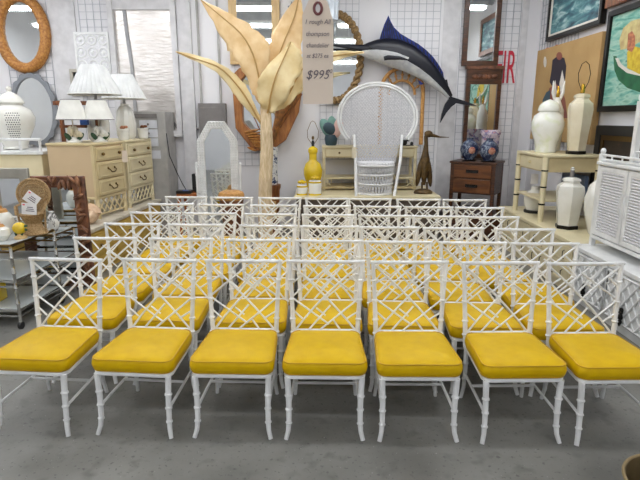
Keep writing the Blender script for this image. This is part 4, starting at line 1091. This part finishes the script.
MB().lathe([(.095, .035), (.12, .10), (.135, .18), (.12, .25), (.06, .29), (.05, .34), (.001, .345)], 24, lobes=8, amp=.03).build('body', CER, tl)
v = tag(MB().bx(-.045, .045, -.002, .002, -.065, .065).build('price_tag', PAPERW), 'blank cream tag on the squat lamp under the side table', 'tag'); v.location = at(534.5, 179, 6.42); 
rv = tag(MB().lathe([(.09, 0), (.10, .02), (.16, .25), (.17, .38), (.13, .52), (.07, .58), (.08, .62)], 28).build('white_vase', CER), 'smooth white vase half hidden behind the wicker cabinet', 'vase'); rv.location = (2.92, 5.30, P)
bb = tag(MB().bx(-.02, .02, -.3, .3, 0, .26).build('blue_board', BLUEB), 'slate blue board leaning beneath the bamboo side table', 'board'); bb.location = (3.16, 6.42, P+.261)

# ------------------------------------------------------------------ white wicker cabinet
wk = thing('wicker_cabinet', 'white cabinet with woven wicker doors on the right', 'cabinet', (2.60, 4.36, P)); ln = .48; D = .60
MB().bx(.02, D, -ln+.02, ln-.02, .09, .77).build('body', WHITE, wk)
MB().bx(-.02, D, -ln-.02, ln+.02, .77, .80).build('top', WHITE, wk, bevel=.006)
MB().bx(-.005, D, -ln, ln, .075, .11).build('bottom_rail', WHITE, wk, bevel=.005)
for y in (-ln, ln):
    for x in (.02, D-.02):
        s = MB(); s.bx(x-.022, x+.022, y-.022, y+.022, 0, .80); s.build('corner_post', WHITE, wk, bevel=.005)
    s = MB(); s.bx(-.002, .042, y-.022, y+.022, .80, .87); s.ell((.02, y, .893), (.024, .024, .03)); s.build('finial_post', WHITE, wk)
for s_ in (-1, 1):
    y0, y1 = (-ln+.03, -.008) if s_ < 0 else (.008, ln-.03)
    dr = MB(); dr.ring([(y0, .12), (y1, .12), (y1, .76), (y0, .76)], [(y0+.045, .165), (y1-.045, .165), (y1-.045, .715), (y0+.045, .715)], lambda a, b: Vector((-.008, a, b)), lambda a, b: Vector((.02, a, b)))
    d_o = dr.build('door', WHITE, wk, bevel=.004)
    wv = MB(); poly = [(y0+.045, .165), (y1-.045, .165), (y1-.045, .715), (y0+.045, .715)]
    for k in range(22):
        z = .178+k*.0250
        wv.tube([(.005+.005*(-1)**(k+j), y0+.045+(y1-y0-.09)*j/12, z) for j in range(13)], .0105, 5)
    wv.build('wicker_panel', WICK, d_o)
    MB().tube([(-.01, -.03*s_*-1, .36), (-.03, .03*s_, .40), (-.03, .03*s_, .52), (-.01, .03*s_, .56)], .007, 6).build('handle', WHITE, d_o)
g = MB()
for z in (.82, .86): g.tube([(.02, -ln, z), (.02, ln, z)], .010, 6)
for k in range(1, 6): g.tube([(.02, ln-k*.16, .81), (.02, ln-k*.16, .86)], .008, 6)
g.build('gallery_rail', WHITE, wk)
# open hutch/etagere standing on the cabinet
hu = thing('open_hutch', 'white open rack with slim finial posts standing on the wicker cabinet', 'rack', (2.675, 4.30, P+.80)); 
for y in (.18, -.36):
    for x in (.02, .34):
        s = MB(); s.bx(x-.024, x+.024, y-.024, y+.024, 0, .53); s.ell((x, y, .56), (.028, .028, .038)); s.build('post', WHITE, hu)
MB().bx(-.0, .36, -.38, .20, .39, .415).build('upper_shelf', WHITE, hu)
g = MB()
for z in (.04, .11): g.tube([(.02, .18, z), (.02, -.36, z)], .010, 6)
for k in range(5): g.tube([(.02, .12-.11*k, .04), (.02, .12-.11*k, .11)], .009, 6)
g.build('fret_rail', WHITE, hu)

# ------------------------------------------------------------------ left foreground: bar carts and what stands on them
def bar_cart(label, loc, rz, w_, d_, z1, shelves, casters=True):
    t = thing('bar_cart', label, 'cart', loc, rz)
    for x in (-w_/2, w_/2):
        for y in (-d_/2, d_/2):
            p, q = bamboo_path([(x, y, z1+.0), (x, y, .06)], .0135, (.15, .35, .55, .75), 1.3, .01); MB().tube(p, q, 10).build('pole', CHROME, t)
            if casters:
                c_ = MB(); c_.tube([(x-.012, y, .032), (x+.012, y, .032)], .032, 16); c_.build('caster', BLACK, t)
    for z in shelves:
        f = MB(); 
        f.tube([(-w_/2, -d_/2, z), (w_/2, -d_/2, z), (w_/2, d_/2, z), (-w_/2, d_/2, z)], .015, 6, closed=True)
        f.tube([(-w_/2, -d_/2, z-.05), (w_/2, -d_/2, z-.05), (w_/2, d_/2, z-.05), (-w_/2, d_/2, z-.05)], .009, 6, closed=True)
        sh = f.build('shelf_frame', BRASS if z == z1 else CHROME, t)
        MB().bx(-w_/2+.01, w_/2-.01, -d_/2+.01, d_/2-.01, z-.006, z+.012).build('glass_shelf', GLASS, sh)
    return t
bar_cart('chrome bamboo bar cart with glass top holding the teapot', (-2.83, 4.43, 0), R(-4), .64, .62, .72, (.72, .42, .16))
bar_cart('second chrome bar cart standing behind the teapot cart', (-2.90, 4.96, 0), R(-4), .80, .34, .66, (.66, .40, .16))
CT = .732
tp_ = thing('teapot', 'white teapot with handle on the glass cart top', 'teapot', (at(2.5, 238, 4.5).x, 4.52, CT))
MB().lathe([(.07, 0), (.085, .015), (.105, .08), (.10, .15), (.07, .19), (.055, .2)], 28).build('body', CER, tp_)
MB().lathe([(.062, .198), (.05, .225), (.02, .235), (.018, .25), (.001, .26)], 20).build('lid', RATTAN2, tp_)
MB().tube([(.095, 0, .15), (.14, 0, .155), (.155, 0, .11), (.135, 0, .06), (.095, 0, .045)], .011, 8).build('handle', CER, tp_)
sb = thing('sugar_bowl', 'small round white lidded bowl at the left edge of the cart', 'bowl', (at(2, 244, 4.25).x-.01, 4.26, CT))
MB().lathe([(.045, 0), (.055, .01), (.08, .05), (.075, .1), (.05, .12)], 24).build('body', CER, sb); MB().lathe([(.045, .12), (.03, .14), (.012, .145), (.014, .16), (.001, .165)], 16).build('lid', RATTAN2, sb)
yb_ = thing('figurine', 'yellow round bird figurine on a small cream foot on the cart', 'figurine', (at(21.5, 238, 4.35).x, 4.34, CT))
MB().lathe([(.05, 0), (.052, .012), (.025, .03), (.02, .045)], 20).build('foot', LWOOD, yb_)
MB().ell((0, 0, .09), (.058, .052, .052), 16).build('body', YCER, yb_)
for x, z, a in ((.055, .08, 20), (.06, .11, -20), (-.03, .04, 60), (.02, .04, -60)): MB().ell((x, -.01, z), (.02, .01, .012), 8, Matrix.Rotation(R(a), 3, 'Y')).build('leaf', GREENL, yb_)
# miniature tan peacock chair with two cards
mc = thing('miniature_chair', 'miniature tan wicker peacock chair standing on the glass cart', 'miniature chair', (at(34, 236, 4.5).x, 4.52, CT), .15)
MB().lathe([(.105, 0), (.115, .01), (.08, .05), (.065, .10), (.10, .17), (.11, .185), (.001, .19)], 28).build('seat_base', TAN, mc)
o = [(.135*math.cos(R(a)), .345+.135*math.sin(R(a))) for a in range(-50, 231, 10)]
o = o+[(-.07, .18), (.07, .18)]
w = MB(); weave(w, o, .016, (R(50), R(130)), .0062, lambda a, b, k: Vector((a, .07+.05*(b-.2)+.003*k, b)), 4); w.build('woven_back', TAN, mc)
MB().tube([(a, .07+.05*(b-.2), b) for a, b in o[:-2]], .012, 8).tube([(a*.72, .065+.05*(b-.2), .345+(b-.345)*.72) for a, b in o[:-2]], .008, 6).build('back_rim', TAN, mc)
for sx in (-1, 1):
    ar = MB(); ar.tube([(sx*.10, .07, .27), (sx*.125, -.03, .25), (sx*.10, -.09, .19)], .010, 6); ar.tube([(sx*.115, -.02, .25), (sx*.10, -.02, 0.01)], .009, 6); ar.build('arm', TAN, mc)
for nm, dx, dz, rot, lab in (('card', .06, .275, R(40), 'white card tilted like a diamond on the miniature chair'), ('card', .045, .19, R(6), 'upright white card on the seat of the miniature chair')):
    t = thing('price_card', lab, 'card', mc.location+Vector((dx, -.085 if dz > .2 else -.12, dz+.002)), .15)
    MB().box((0, 0, .055), (.12, .002, .10), Matrix.Rotation(rot, 3, 'Y')).build('card', PAPERW, t)
    s = MB()
    for k in range(3): s.box((0, -.002, .055), (.0, 0, 0)) if False else s.box(tuple(Matrix.Rotation(rot, 3, 'Y') @ Vector((.008, -.0022, (-.018+.016*k)))+Vector((0, 0, .055))), (.07-.012*k, .001, .007), Matrix.Rotation(rot, 3, 'Y'))
    s.build('scribble', INK, t)
    s = MB(); s.box(tuple(Matrix.Rotation(rot, 3, 'Y') @ Vector((-.042, -.0022, .034))+Vector((0, 0, .055))), (.018, .001, .012), Matrix.Rotation(rot, 3, 'Y')); s.build('red_mark', PINKP, t)
zv = tag(MB().lathe([(.035, 0), (.04, .01), (.055, .06), (.06, .10), (.04, .15), (.02, .18), (.03, .2)], 24).build('swirl_vase', ZEBRA), 'black and white swirled vase on the second cart', 'vase'); zv.location = (at(54.5, 236, 4.88).x, 4.88, .672)
# silver mirror and carved mirror
Ym = 4.96
x0, x1, z0, z1 = rect(-6, 212, 28, 168, Ym)
sv = thing('silver_mirror', 'silver rectangular mirror with mirrored frame standing on second cart', 'mirror', ((x0+x1)/2, Ym, .672)); hw_ = (x1-x0)/2; hh = z1-.672
MB().ring_xz([(-hw_, 0), (hw_, 0), (hw_, hh), (-hw_, hh)], [(-hw_+.09, .09), (hw_-.09, .09), (hw_-.09, hh-.10), (-hw_+.09, hh-.10)], -.02, .02).build('frame', SILVF, sv, bevel=.008)
MB().bx(-hw_+.09, hw_-.09, -.005, .01, .09, hh-.10).build('glass', MIRR, sv)
Yc = 5.25
x0, x1, z0, z1 = rect(28, 262, 84, 176, Yc)
cv2 = thing('carved_mirror', 'carved brown wooden mirror leaning at the end of pine counter', 'mirror', ((x0+x1)/2, Yc, 0)); hw_ = (x1-x0)/2; hh = z1
fwid = .115
MB().ring_xz([(-hw_, 0), (hw_, 0), (hw_, hh), (-hw_, hh)], [(-hw_+fwid, fwid), (hw_-fwid, fwid), (hw_-fwid, hh-fwid), (-hw_+fwid, hh-fwid)], -.03, .03).build('frame', CARVE, cv2, bevel=.01)
lv = MB(); rnd = random.Random(3)
for p in along([(-hw_+fwid/2, fwid/2), (hw_-fwid/2, fwid/2), (hw_-fwid/2, hh-fwid/2), (-hw_+fwid/2, hh-fwid/2)], .045):
    T = Matrix.Rotation(rnd.uniform(0, PI), 3, 'Y')
    lv.ell((p[0]+rnd.uniform(-.03, .03), -.035, p[1]+rnd.uniform(-.03, .03)), (.058, .022, .018), 8, T)
lv.build('carved_leaves', M('carved_leaf_wood', (158, 112, 80), .4, 0, (92, 56, 38), 12), cv2)
MB().bx(-hw_+fwid, hw_-fwid, -.008, .008, fwid, hh-fwid).build('glass', MIRR, cv2)
# yellow tin on the low shelf
tag(MB().bx(-2.98, -2.80, 4.22, 4.40, .173, .33).build('storage_tin', YCER, bevel=.008), 'small yellow box on the lowest shelf of the cart', 'box')

# ------------------------------------------------------------------ round bin at the lower right corner
bn = thing('round_bin', 'brown round metal bin at the lower right corner', 'bin', (1.45, 1.80, 0))
MB().lathe([(.15, 0), (.17, .01), (.195, .29), (.20, .30), (.19, .30), (.165, .02), (.001, .015)], 40).build('body', BASK, bn)
MB().tube([(.198*math.cos(2*PI*k/40), .198*math.sin(2*PI*k/40), .30) for k in range(40)], .007, 8, closed=True).build('rim', M('olive_brass_rim', (150, 130, 92), .4, .3), bn)

# ------------------------------------------------------------------ paper price tag hanging in front
ty = 1.0
A = at(303, 104, ty); B = at(333, 104, ty); topz = at(318, -3, ty).z
pt = thing('price_tag', 'large beige paper tag with handwriting hanging in front at top', 'tag', ((A.x+B.x)/2, ty, A.z))
w_ = (B.x-A.x)/2; hh = topz-A.z
zz = at(318, 12, ty).z-A.z
outl = [(-w_, 0), (w_, 0), (w_, hh-.042), (w_*.62, hh-.008), (w_*.3, hh), (-w_*.5, hh), (-w_, hh-.03)]
MB().prism_xz(outl, -.0004, .0004).build('paper', PAPER, pt)
zh = at(318, 8.5, ty).z-A.z
MB().tube([(.0025*0+.0068*math.cos(2*PI*k/24), -.001, zh+.0095*math.sin(2*PI*k/24)) for k in range(24)], .0024, 6, closed=True).build('eyelet', REDEYE, pt)
MB().prism_xz(ellipse(0, zh, .0052, .0078, 20), -.0009, .0009).build('eyelet_hole', PAPERW, pt)
MB().tube([(0, -.002, zh), (.001, -.001, zh+.03), (0, 0, zh+.3), (0, 0, HC-.001-A.z)], .0008, 5).build('string', PAPERW, pt)
for y, txt, s_, wd in ((22, '1 rough All', .0115, .9), (34, 'thompson', .0115, .9), (45.5, 'chandelier', .0115, .86), (56, 'at $275 ea', .0105, .9), (75, '$995', .022, .95)):
    z = at(318, y, ty).z-A.z
    text_mesh('handwriting', txt, s_, INK, pt, Matrix.Translation((-.001, -.0008, z)) @ Matrix.Rotation(PI/2, 4, 'X'), .00012, .25, 1.0, 'CENTER', wd)
text_mesh('handwriting', '00', .010, INK, pt, Matrix.Translation((.021, -.0008, at(318, 71.5, ty).z-A.z)) @ Matrix.Rotation(PI/2, 4, 'X'), .00012, .2)

# ------------------------------------------------------------------ light
wd = bpy.data.worlds.new('world'); SC.world = wd; wd.use_nodes = True
wd.node_tree.nodes['Background'].inputs['Color'].default_value = (.8, .85, .9, 1); wd.node_tree.nodes['Background'].inputs['Strength'].default_value = .3
SC.view_settings.view_transform = 'Standard'; SC.view_settings.look = 'None'; SC.view_settings.gamma = 1; SC.view_settings.use_curve_mapping = False
SC.view_settings.exposure = 1.2
